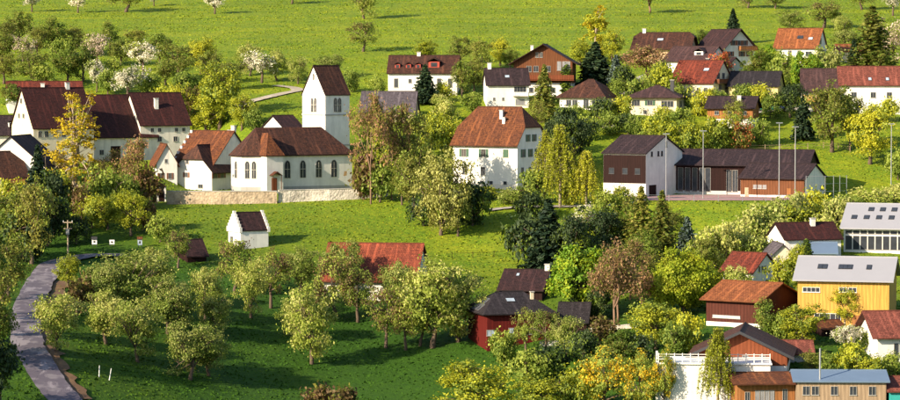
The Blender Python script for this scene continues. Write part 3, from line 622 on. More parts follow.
house('annex', 'low orange-roofed annex between the bare trees right of the orange house', 836, 864, 62, 52, 45, yaw=-6, D=8, roof='orange_tiles', wall='cream_plaster', cat='annex', wins=[('F', [841, 852], 56, 3, 5)])
house('house', 'brown-roofed house with yellow wooden balcony joined to the long tile roof', 802, 838, 112, 92, 69, yaw=-6, D=11, roof='mauve_tiles', wall='white_plaster', ov=1.0, wins=[('F', [810, 822], 104, 5, 7)], balc=[('F', 802, 830, 101, 1.4, 6, 'yellow_wood')], doors=[('F', 815, 4, 8, 'orange_wood')])
house('terrace_house', 'long white house with pinkish-orange tile roof at the right picture edge', 840, 912, 114, 86, 67, yaw=-4, D=12, roof='brick_red_tiles', sky=[(.42, .25, .8, 1.2, 'bright_glass'), (.66, .25, .8, 1.2, 'bright_glass')], wins=[('F', [854, 873, 889], 95, 5, 5.5), ('F', [858, 873, 889], 108, 5, 5), ('F', 843, 95, 3, 4)])
# ---------------------------------------------------------------- school
house('school_building', 'dark timber school block with white right gable left of the gym hall', 604, 645, 196, 154, 136, yaw=-31, D=16.5, roof='plum_tiles', wall='white_plaster', clad=None, ov=.5, ovg=.3, cat='school', wins=[('F', [612, 625, 637], 171, 5, 6, 'solid'), ('R', [651.5, 659, 663], 154, 1.7, 5, 'solid'), ('R', 668, 145, 1.7, 6, 'solid')], doors=[('R', 652.5, 8, 11, 'dark_wood')], depth=577, frame='dark_metal')
sb, si = house('gym_hall', 'long low gym hall with plum roof and tall white-framed glazing', 663, 805, 196, 166, 150, yaw=-15, D=15, roof='plum_tiles', wall='dark_wood', ov=.8, ovg=.5, cat='school', plinth=(5, 'grey_plaster'), depth=583,
      wins=[('F', [674.5, 681.5, 688.5, 695.5, 702.5, 708.5], 180, 5.2, 24, 'solid'), ('F', [729, 735], 181, 5.0, 22, 'plain')])
house('gym_annex', 'projecting gym annex with brown timber front and white right gable', 742, 803, 197, 179, 164, yaw=-27, D=11.5, roof='plum_tiles', wall='white_plaster', ov=.7, ovg=.4, cat='school', depth=572, wins=[('F', [756, 760.5, 765], 187, 3.6, 4, 'curtain'), ('R', 826, 189, 4, 5, 'solid')], doors=[('F', 748, 3.5, 9, 'pale_wood'), ('F', 788, 3.5, 9, 'orange_wood')])
def overlay(rootname_label, face, mat, z0, z1, g=.03):
    r_ = [o for o in COL.objects if o.get('label') == rootname_label][0]; w = [c for c in r_.children if c.name.startswith('wall')][0]
    xs = [v.co.x for v in w.data.vertices]; ys = [v.co.y for v in w.data.vertices]; L, D = max(xs)-min(xs), max(ys)-min(ys); M = face_matrix(face, L, D)
    MB().box(.02, (L if face in 'FB' else D)-.02, -g, .01, z0, z1, M).build('cladding', mat, r_)
overlay('dark timber school block with white right gable left of the gym hall', 'F', 'dark_wood', 2.6, 8.3)
overlay('projecting gym annex with brown timber front and white right gable', 'F', 'brown_wood', .4, 3.9)
# ---------------------------------------------------------------- below the church hill
house('barn', 'barn with large mottled red tile roof half hidden behind orchard trees', 322, 415, 300, 282, 243, yaw=-8, D=16, roof='barn_tiles', wall='white_plaster', cat='barn', ov=.8, ovg=.5, wins=[('R', 419, 268, 1.2, 4), ('F', [350, 390], 286, 5, 5)])
house('house', 'dark brown-roofed house with white chimney just behind the red house', 499, 542, 302, 291, 270, yaw=-14, D=11, roof='dark_tiles', wall='dark_wood', chim=[(.97, .5, 1.1)], sky=[(.33, .7, .6, .9, 'bright_glass')])
rh, ri = house('house', 'dark red timber house with slate roof and rooflight on the lower slope', 487, 551, 345, 314, 292, yaw=16, D=11, k=0, hipf=.62, roof='slate', wall='maroon_wood', ov=.8, ovg=.9, chim=[(.80, .3, 1.3, 'cream_plaster', .26)], sky=[(.45, .55, 1.5, 1.1, 'bright_glass')],
      wins=[('F', 490.5, 332, 8, 6, 'bright'), ('F', 511, 332, 5, 9, 'bright'), ('F', 531, 331, 14, 7)])
house('shed', 'slate-roofed side shed joined to the right end of the red house', 558, 587, 334, 323, 303, yaw=-8, D=8, roof='slate', wall='dark_wood', cat='shed')
house('barn', 'low barn with orange-brown roof and dark timber walls left of the yellow house', 708, 758, 327, 301, 282, yaw=-34, D=13, roof='orange_tiles', wall='barn_wood', plinth=(4.5, 'white_plaster'), ov=1.0, ovg=.8, cat='barn', clad=(4.6, None, 'barn_wood'), wins=[('F', 727, 317, 26, 3, 'bright')])
house('house', 'small white house with weathered red roof and dark window in its right gable', 722, 752, 284, 273, 253, yaw=-36, D=8.5, roof='red_tiles', wall='white_plaster', wins=[('R', [759, 762.5, 766], 269, 1.8, 6, 'solid')])
house('house', 'house with maroon roof and white left gable beside the glazed building', 784, 842, 258, 240, 223, yaw=14, D=9, roof='maroon_tiles', wall='white_plaster', chim=[(.62, .4, 1.4)], wins=[('F', [820, 826, 833], 248, 3, 5)])
house('cottage', 'pale yellow gabled cottage in front of the maroon-roofed house', 770, 796, 272, 257, 245, gf=6, side=8, roof='grey_eternit', wall='cream_plaster', wins=[('L', [776, 787], 261, 3, 4)])
house('workshop', 'low workshop with blue-grey sheet roof above the yellow house', 800, 836, 262, 254, 243, yaw=-6, D=8, roof='blue_metal', wall='grey_plaster', cat='workshop')
gl, gi = house('glazed_building', 'modern white-framed glass building with pale metal roof at the right edge', 845, 925, 262, 229, 204, yaw=-16, D=16, roof='pale_metal', wall='white_paint', ov=1.2, ovg=.6, cat='building',
      sky=[(u, v, 1.0, 1.5, 'glass') for u, v in ((.1, .35), (.25, .35), (.4, .35), (.55, .35), (.28, .72), (.42, .72), (.56, .72))],
      wins=[('F', [850+i*7.2 for i in range(8)], 243, 6.4, 14, 'solid'), ('F', [852, 866, 880, 894], 256.5, 10, 4), ('F', [850+i*7.2 for i in range(8)], 232.5, 6.4, 3.6, 'solid')], depth=512)
house('house', 'yellow vertical-boarded house with pale grey metal roof and slim windows', 799, 887, 326, 281, 257, yaw=-14, D=13, roof='pale_metal', wall='yellow_wood', ov=.9, ovg=.8, clad=(15, None, 'yellow_wood'), plinth=(0, 'concrete'), sky=[(u, .5, .8, 1.5, 'glass') for u in (.22, .27, .45, .50, .55, .76)],
      frame='white_paint', wins=[('F', 812, 290, 17, 5), ('F', [843, 852], 289.5, 8, 5), ('F', 828, 318, 26, 9)], doors=[('F', 862, 20, 11, 'orange_wood')])  # wide lower window is a dark panel that paints the recess's shade
house('house', 'white house with coarse red-brown tile roof at the right picture edge', 877, 925, 362, 338, 311, yaw=6, D=11, roof='brick_red_tiles', wall='white_plaster', ov=1.0, ovg=1.0, wins=[('F', 896, 349, 5, 12, 'solid')])
def hip_panels():
    L, D, H, tp = ri['L'], ri['D'], ri['H'], ri['tanp']; r, zr, ze, zk, Dk, Lx, Dy = ri['info']
    ang = math.atan2(zr-ze, Lx-r); ro = [c for c in rh.children if c.name.startswith('roof')][0]
    for i, (y, f) in enumerate(((-.75, .52), (.75, .52), (-1.5, .25), (0, .25), (1.5, .25))):
        x = -Lx+(Lx-r)*f; z = ze+(zr-ze)*f+.22
        M = Matrix.Translation((x, y, z))@Matrix.Rotation(R(-90), 4, 'Z')@Matrix.Rotation(ang, 4, 'X')
        sk = MB().box(-.6, .6, -.75, .75, -.1, .09, M).build('solar_panel', 'steel', ro); MB().box(-.54, .54, -.69, .69, .091, .105, M).build('pane', 'solar_glass', sk)
hip_panels()
# ---------------------------------------------------------------- bottom right
tr, ti = house('chalet', 'timber-gabled chalet with black-edged roof above a long white terrace', 694, 786, 385, 354, 332, gf=-9, side=13, roof='brown_tiles', wall='white_plaster', clad=(20, None, 'red_wood'), ov=1.0, ovg=1.2, wins=[('L', [745, 762], 358, 6, 6), ('L', 710, 359, 8, 6)])
M = face_matrix('L', ti['L'], ti['D']); sT = ti['s']
hb = ti['D']/2; zt_ = ti['H']
for sgn in (-1, 1):
    a = Vector((hb, 0, zt_+hb*ti['tanp']+.3)); b = Vector((hb+sgn*(hb+1.1), 0, zt_-1.1*ti['tanp']+.3))
    MB().prism([(a.x, a.z), (b.x, b.z), (b.x, b.z-.42), (a.x, a.z-.42)] if sgn > 0 else [(b.x, b.z), (a.x, a.z), (a.x, a.z-.42), (b.x, b.z-.42)], -1.42, -1.24, M).build('barge_board', 'dark_metal', tr)
tp_ = ground(714, 404); s_ = tp_.y/F
te = empty('terrace', tp_, R(-4)); tag(te, 'long white plastered terrace with steel railing in front of the timber chalet', 'terrace')
w_ = 112*s_; h_ = (404-364)*s_
MB().box(-w_/2, w_/2, 0, 9, -3, h_).build('wall', 'white_plaster', te)
MB().box(-w_/2-.25, w_/2+.25, -.3, 9.2, h_+.002, h_+.22).build('floor_slab', 'white_paint', te)
for z in (.5, .85, 1.2): MB().box(-w_/2, w_/2, -.22, -.14, h_+.2+z, h_+.28+z).build('rail', 'white_paint', te)
for i in range(15): x = -w_/2+.05+(w_-.1)*i/14; MB().box(x-.06, x+.06, -.26, -.1, h_+.2, h_+1.6).build('post', 'white_paint', te)
MB().box(-w_/2-.35, -w_/2-.02, -.3, 8, -3, h_+1.1).build('end_wall', 'white_plaster', te)
Mt = Matrix.Translation((-w_/2, 0, 0))
for u, z in ((9.0, 3.2), (12.6, 3.9)): add_window(te, Mt, u, z, 1.3, 1.2)
house('garage', 'low brick-red roof right behind the timber chalet', 775, 813, 362, 355, 341, yaw=-3, D=9, roof='brick_red_tiles', wall='grey_plaster', cat='garage')
house('pavilion', 'wooden glazed pavilion with low brown roof in front of the white terrace', 737, 795, 412, 384, 373, yaw=4, D=9, roof='rust_tiles', wall='orange_wood', ov=1.2, ovg=.8, cat='pavilion', wins=[('F', [757, 762, 767, 772], 396, 4.4, 12, 'curtain'), ('F', 747, 396, 5, 9), ('F', 785, 395, 5, 12)])
bx_, bi = house('timber_building', 'grey-brown timber building with pale blue metal roof and square windows at the bottom', 796, 886, 410, 382, 371, yaw=-2, D=8, roof='blue_metal', wall='grey_wood', ov=.5, ovg=.5, cat='building', wins=[('F', [806, 815], 390.5, 7, 9), ('F', [834, 853, 872], 390.5, 7, 9)])
pq = bi['L']; x = (820-796)/90*pq-pq/2
fl = MB().tube([(x, -bi['D']/2+.3, bi['H']-.2), (x, -bi['D']/2+.3, 62*bi['s'])], [.13, .13], 8); fl.build('flue_pipe', 'steel', bx_)
house('annex', 'low red-tiled annex at the bottom right corner', 889, 925, 408, 392, 377, yaw=-2, D=7, roof='brick_red_tiles', wall='teal_paint', cat='annex')
house('shed', 'small shed with rust roof below the yellow house', 822, 846, 336, 330, 321, yaw=16, D=6, roof='rust_tiles', wall='dark_wood', cat='shed')
# ---------------------------------------------------------------- masts, poles, fences, boards, cars
def mast(px, yb, yt, label, depth=None):
    p = ground(px, yb) if depth is None else at(px, yb, depth); s = p.y/F; h = (yb-yt)*s
    r_ = empty('light_mast', p); tag(r_, label, 'mast', 'floodlight masts of the school court')
    MB().tube([(0, 0, -.5), (0, 0, h*.5), (0, 0, h)], [.11, .09, .07], 8).build('pole', 'steel', r_)
    MB().box(-.65, .65, -.25, .25, h-.05, h+.12).build('lamp_head', 'steel', r_)
mast(703, 199, 131, 'light mast standing in front of the gym hall glazing'); mast(779, 199, 123, 'taller light mast in front of the gym annex'); mast(795, 201, 127, 'light mast right of the taller one, before the annex gable'); mast(891, 196, 124, 'light mast alone on the grass slope at the right')
mast(666, 197, 134, 'thin light mast at the school gable corner')
def upole():
    p = ground(68, 256); s = p.y/F; r_ = empty('utility_pole', p); tag(r_, 'pale wooden utility pole with transformer where the road bends', 'pole')
    h = 36*s; MB().tube([(0, 0, -.5), (0, 0, h)], [.17, .13], 8).build('pole', 'pale_bark', r_)
    MB().box(-.9, .9, -.1, .1, h-.5, h-.32).box(-.75, .75, -.1, .1, h-1.6, h-1.45).build('cross_arm', 'pale_bark', r_); MB().box(-.3, .3, -.45, -.14, h-2.6, h-1.62).build('transformer', 'steel', r_)
    for x in (-.8, 0, .8): MB().tube([(x, 0, h-.31), (x, 0, h-.05)], [.07, .04], 6).build('insulator', 'white_paint', r_)
upole()
def board(px, yb, w, h, label, mat, top=None):
    p = ground(px, yb); s = p.y/F; r_ = empty('notice_board', p); tag(r_, label, 'board', 'small boards on the grass bank')
    MB().box(-w*s/2, w*s/2, -.06, .06, .5, .5+h*s).build('panel', mat, r_); MB().box(-w*s/2+.05, -w*s/2+.15, .061, .15, -.4, .5+h*s).box(w*s/2-.15, w*s/2-.05, .061, .15, -.4, .5+h*s).build('post', 'dark_metal', r_)
    MB().box(-w*s*.2, w*s*.2, -.075, -.061, .5+h*s*.3, .5+h*s*.7).build('motif', 'dark_metal', r_)
    if top: MB().box(-w*s/2-.08, w*s/2+.08, -.3, .2, .5+h*s+.002, .5+h*s+.5).build('hood', top, r_)
board(94.5, 247, 5, 5, 'white board with dark hood, left on the grass bank', 'white_paint', 'dark_metal'); board(112, 247, 5, 4.5, 'plain square white board in the middle of the grass bank', 'white_paint'); board(140, 248, 4.5, 6, 'pale board with brown hood, right on the grass bank', 'bright_glass', 'brown_wood')
def fence(pix, label, h, rails, mat='grey_wood', gap=3.0, name='fence'):
    line = smooth_line([ground(*p) for p in pix], 10); r_ = empty(name, line[0]); tag(r_, label, 'fence'); o = line[0]
    acc = 0; posts = [line[0]]
    for a, b in zip(line, line[1:]):
        acc += (b-a).length
        if acc >= gap: posts.append(b); acc = 0
    z = heights(np.array([p.x for p in posts]), np.array([p.y for p in posts]))
    posts = [Vector((p.x-o.x, p.y-o.y, zz-o.z)) for p, zz in zip(posts, z)]
    for p in posts: MB().box(p.x-.06, p.x+.06, p.y-.06, p.y+.06, p.z-.4, p.z+h).build('post', mat, r_)
    for rz_ in rails:
        MB().tube([(p.x, p.y-.08, p.z+rz_) for p in posts], [.03]*len(posts), 4).build('rail', mat, r_)
fence([(672, 152), (700, 152), (740, 151), (790, 150), (830, 148), (850, 152)], 'weathered wooden pasture fence running behind the gym hall roof', 1.3, (.6, 1.1))
fence([(598, 201.5), (640, 201.5), (700, 201.5), (760, 201.5), (812, 201)], 'thin metal fence along the front edge of the school court', 1.3, (.65, 1.25), 'steel', 4)
fence([(806, 199), (825, 199), (845, 198), (856, 197)], 'tall grey ball fence right of the gym annex', 4.6, (1.5, 3, 4.5), 'steel', 4, 'ball_fence')
fence([(452, 258), (490, 257), (530, 255), (545, 254)], 'low pasture fence crossing the grass left of the dark spruce', 1.1, (.9,), 'dark_wood', 3.5)
fence([(446, 196), (470, 197), (500, 197), (545, 196), (590, 196)], 'low garden fence in front of the manor house', 1.2, (.5, 1.0), 'steel', 3.0)
def car(px, py, yaw, mat, label):
    p = ground(px, py); r_ = empty('parked_car', p+Vector((0, 0, .1)), yaw); tag(r_, label, 'car', 'cars parked on the lane')
    MB().prism([(-2.1, .3), (2.1, .3), (2.15, .75), (1.9, .9), (1.0, .95), (-1.9, 1.0), (-2.1, .8)], -.85, .85).build('body', mat, r_)
    MB().prism([(-1.7, .98), (1.0, .94), (.35, 1.45), (-1.3, 1.47)], -.74, .74).build('cabin', 'glass', r_); MB().box(-1.25, .3, -.7, .7, 1.46, 1.52).build('car_roof', mat, r_)
    for x in (-1.35, 1.35):
        for y in (-.8, .8): MB().tube([(x, y-.1, .32), (x, y+.1, .32)], [.32, .32], 10).build('wheel', 'dark_metal', r_)
plain('car_blue', (.02, .04, .12), .3, .3); plain('car_green', (.02, .22, .16), .35)
car(764, 111, R(5), 'car_green', 'small teal-green car on the lane below the slate-roofed house'); car(775, 110.5, R(0), 'car_blue', 'dark blue car parked right of the teal-green one'); 
def stakes():
    for px, py, lab in ((99, 377, 'pale upright stake of the pair below the roadside orchard'), (109, 380, 'leaning pale stake of the pair below the roadside orchard')):
        p = ground(px, py); lean = .35 if px > 100 else .08
        o = MB().tube([(p.x, p.y, p.z-.3), (p.x+lean, p.y, p.z+1.7)], [.09, .07], 6).build('tree_guard', 'white_paint'); tag(o, lab, 'stake')
stakes()
def barrier():
    wall_line('garden_wall', 'low white garden wall beside the red house drive', [(540, 346), (560, 345), (585, 343)], [342, 341, 339], .3, 'white_plaster')
    wall_line('garden_wall', 'grey garden wall along the lane left of the bare pinkish tree', [(590, 332), (610, 330), (640, 327)], [329, 327, 323.5], .3, 'pale_stone')
    wall_line('garden_wall', 'stone terrace wall in the gardens below the bungalow', [(590, 128), (612, 127), (640, 125)], [124, 123, 121], .4, 'pale_stone')
barrier()
# ---------------------------------------------------------------- trees
def leaf_quads(C, size, rg, stretch=1.5, up=0.25, out=None):
    """one diamond leaf (or tuft of leaves) for every centre"""
    n = len(C); nrm = rg.normal(size=(n, 3)); nrm[:, 2] += up*2
    if out is not None: nrm += out*1.1
    nrm /= np.linalg.norm(nrm, axis=1)[:, None]+1e-9
    a = np.cross(nrm, rg.normal(size=(n, 3))); a /= np.linalg.norm(a, axis=1)[:, None]+1e-9
    b = np.cross(nrm, a); s = size*rg.uniform(.6, 1.35, n)[:, None]
    V = np.empty((n, 4, 3)); V[:, 0] = C-a*s*.5*stretch; V[:, 1] = C-b*s*.5+a*s*.1; V[:, 2] = C+a*s*.5*stretch; V[:, 3] = C+b*s*.5+a*s*.1
    V[:, [1, 3]] += nrm[:, None]*s[:, None]*.12
    return V.reshape(-1, 3), np.arange(4*n).reshape(n, 4)
def limb(mb, a, b, r0, r1, rg, k=5, sag=.12, n=4):
    a, b = np.array(a), np.array(b); d = b-a; L = np.linalg.norm(d); mid = (a+b)/2+rg.normal(0, L*.07, 3)+np.array([0, 0, L*sag])
    ts = np.linspace(0, 1, n); P = [(1-t)**2*a+2*t*(1-t)*mid+t*t*b for t in ts]
    mb.tube([tuple(p) for p in P], [r0+(r1-r0)*t for t in ts], k); return P
def finish(name, mb, bark_m, V, Q, mats, fm):
    tm = bpy.data.meshes.new(name+'_trunk'); tm.from_pydata(mb.v, [], mb.f); tm.materials.append(MATS[bark_m]); tm.polygons.foreach_set('use_smooth', [True]*len(mb.f))
    cm = np_mesh(name+'_crown', V, Q, mats, fm); return tm, cm
def extent(V): return float(np.percentile(V[:, 2], 99.3)), float(np.percentile(np.abs(V[:, :2]), 97.5)*2)
def broad(name, seed, H, W, trunk, nclump, nleaf, size, mats, mix=0.0, clump_r=.14, bark_m='bark', lean=0, shape=1.0, hollow=.45, twigs=2, low=1.0):
    rg = np.random.default_rng(seed); mb = MB(); ch = H-trunk; cz = trunk+ch*.5; rx = W/2*(1-clump_r*.7); rz = ch/2*(1-clump_r*.5)
    ph = rg.uniform(0, 6.28, 6)
    C = []
    while len(C) < nclump:
        d = rg.normal(size=3); d /= np.linalg.norm(d); r = rg.uniform(hollow**3, 1)**(1/3)
        az = math.atan2(d[1], d[0]); env = 1+.17*math.sin(2*az+ph[0])+.14*math.sin(3*az+ph[1]+3*d[2])+.10*math.sin(5*az+ph[2]-4*d[2])+.12*math.sin(4*d[2]+ph[3])
        env *= (1-.22*max(d[2], 0)**2*(2-shape)) if d[2] > 0 else low
        C.append((d[0]*r*rx*env, d[1]*r*rx*env, cz+d[2]*r*rz*env))
    C = np.array(C); C[:, 2] = np.maximum(C[:, 2], trunk*.55+.05)
    top = np.array((lean, 0, trunk+ch*.55)); tr0 = .028*H+.05
    mb.tube([(0, 0, -.4), (lean*.15, 0, trunk*.5), (lean*.5+.05, .05, trunk), (lean*.9, -.05, trunk+ch*.3), tuple(top)], [tr0*1.25, tr0, tr0*.85, tr0*.5, tr0*.22], 7)
    order = np.argsort(-np.linalg.norm(C-np.array((0, 0, cz)), axis=1)); main = order[:max(5, nclump//6)]
    nodes = []
    for i in main:
        f = rg.uniform(.0, .75); base = np.array((lean*.5, 0, trunk))*(1-f)+top*f
        P = limb(mb, base, C[i], tr0*.45*(1-f*.5), .02, rg, 5); nodes += P[1:]
    nodes = np.array(nodes)
    for i in order[max(5, nclump//6):]:
        dd = np.linalg.norm(nodes-C[i], axis=1)+np.maximum(0, nodes[:, 2]-C[i][2])*.8; j = int(np.argmin(dd)); limb(mb, nodes[j], C[i], .035, .012, rg, 3, .05, 3)
    Lc = []
    cr = W*clump_r
    for c in C:
        k = int(nleaf*rg.uniform(.55, 1.4)); q = rg.normal(size=(k, 3)); q /= np.linalg.norm(q, axis=1)[:, None]; q *= (rg.uniform(.15, 1, k)**.55*np.where(rg.uniform(size=k) < .3, rg.uniform(1.1, 1.9, k), 1))[:, None]
        Lc.append(c+q*np.array((cr, cr, cr*.72))*rg.uniform(.7, 1.25))
    Lc = np.concatenate(Lc); Lc = Lc[Lc[:, 2] > .05]
    out = Lc-np.array((0, 0, cz)); out /= np.linalg.norm(out, axis=1)[:, None]+1e-6
    V, Q = leaf_quads(Lc, size, rg, 1.4, .25, out)
    fm = (rg.uniform(size=len(Q)) < mix).astype(int) if len(mats) > 1 else None
    # leaves grow in patches of either kind
    if fm is not None:
        pt = np.sin(Lc[:, 0]*1.3+ph[4])+np.sin(Lc[:, 1]*1.3+ph[5])+np.sin(Lc[:, 2]*1.7); fm = (rg.uniform(size=len(Q)) < np.clip(mix+.18*pt, 0, 1)).astype(int)
    return (*finish(name, mb, bark_m, V, Q, mats, fm), *extent(V))
def conifer(name, seed, H, W, mats, size=.34, dens=1.0, gap=.0, droop=.35, bark_m='dark_bark', col=False):
    rg = np.random.default_rng(seed); mb = MB(); mb.tube([(0, 0, -.4), (0, 0, H*.5), (0, 0, H*.985)], [.02*H+.05, .013*H+.03, .015], 7)
    pts = []; z = H*.06+gap*H; k = 0
    while z < H*.985:
        f = 1-(z/H); r = W/2*(f**.8 if not col else (min(1, f*3.2)**.6)*(.75+.25*math.sin(k*1.7)))*rg.uniform(.85, 1.12)
        nb = max(5, int(7+5*f))
        for j in range(nb):
            a = 2*math.pi*(j+rg.uniform(-.3, .3))/nb+k*.7; rr = r*rg.uniform(.7, 1.12); m = max(4, int(rr*13*dens))
            t = np.linspace(.12, 1, m); side = rg.normal(0, .10, m)*rr*(1.15-t)+rg.normal(0, .07, m)
            x = t*rr; zz = z+H*.02*(1-t)-droop*rr*t*t*.8+rg.normal(0, .07, m)+.1*t**4*rr
            pts.append(np.c_[x*math.cos(a)-side*math.sin(a), x*math.sin(a)+side*math.cos(a), zz])
            if not col: mb.tube([(0, 0, z), (math.cos(a)*rr*.8, math.sin(a)*rr*.8, z-droop*rr*.5)], [.03, .01], 3)
        z += H*(.030 if not col else .022)*(.7+.6*f); k += 1
    C = np.concatenate(pts); C[:, 2] = np.maximum(C[:, 2], .1); out = C.copy(); out[:, 2] = 0; out /= np.linalg.norm(out, axis=1)[:, None]+1e-6
    V, Q = leaf_quads(C, size, rg, 1.8, .5, out*.5)
    fm = (rg.uniform(size=len(Q)) < .3).astype(int) if len(mats) > 1 else None
    return (*finish(name, mb, bark_m, V, Q, mats, fm), *extent(V))
def twiggy(name, seed, H, W, mats, bark_m='twig', nleaf=900, size=.17, trunk=.22, depth=5, spread=.62, mix=.3):
    rg = np.random.default_rng(seed); mb = MB(); tips = []
    def grow(p, d, L, r, lv):
        q = p+d*L+rg.normal(0, .05*L, 3); mb.tube([tuple(p), tuple((p+q)/2+rg.normal(0, .04*L, 3)), tuple(q)], [r, r*.85, r*.68], 5 if lv < 2 else 3)
        if lv >= 2: tips.append((p+q)/2); tips.append(q)
        if lv == depth: return
        for _ in range(3 if lv < 2 else 2 if rg.uniform() < .5 else 3):
            e = d*rg.uniform(.5, .9)+rg.normal(0, spread, 3)+np.array((0, 0, .22)); e /= np.linalg.norm(e); grow(q, e, L*rg.uniform(.6, .82), r*.62, lv+1)
    grow(np.array((0, 0, -.2)), np.array((0, 0, 1.)), H*trunk+.2, (.015*H+.03), 0)
    T = np.array(tips); T = T[rg.integers(0, len(T), nleaf)]+rg.normal(0, .22, (nleaf, 3)); T[:, 2] = np.maximum(T[:, 2], .2)
    V, Q = leaf_quads(T, size, rg, 1.4, .2); fm = (rg.uniform(size=len(Q)) < mix).astype(int) if len(mats) > 1 else None
    return (*finish(name, mb, bark_m, V, Q, mats, fm), *extent(V))
def weeping(name, seed, H, W, mats, bark_m='pale_bark', n=230, size=.2, mix=.3):
    rg = np.random.default_rng(seed); mb = MB(); mb.tube([(0, 0, -.4), (.1, 0, H*.4), (0, .1, H*.75), (0, 0, H*.97)], [.02*H+.05, .016*H, .008*H, .02], 7); P = []
    for i in range(n):
        z = H*rg.uniform(.28, .98); f = 1-(z/H); r = W/2*(.25+.85*min(1, f*1.8))*rg.uniform(.3, 1.1)*(1 if z > H*.4 else .8); a = rg.uniform(0, 6.28)
        e = np.array((math.cos(a)*r, math.sin(a)*r, z+.06*H)); limb(mb, (0, 0, min(z, H*.9)), e, .035, .012, rg, 3, .1, 3)
        dl = H*rg.uniform(.10, .30); m = int(10+dl*9); t = np.linspace(0, 1, m)
        q = np.c_[e[0]*(1+.15*t)+rg.normal(0, .1, m), e[1]*(1+.15*t)+rg.normal(0, .1, m), e[2]-t*dl+rg.normal(0, .06, m)]; P.append(q)
        b = np.array((0, 0, z)); tt = rg.uniform(.35, 1, 6)[:, None]; P.append(b+(e-b)*tt+rg.normal(0, .15, (6, 3)))
    C = np.concatenate(P); C[:, 2] = np.maximum(C[:, 2], .3); V, Q = leaf_quads(C, size, rg, 1.5, .0, None); fm = (rg.uniform(size=len(Q)) < mix).astype(int) if len(mats) > 1 else None
    return (*finish(name, mb, bark_m, V, Q, mats, fm), *extent(V))
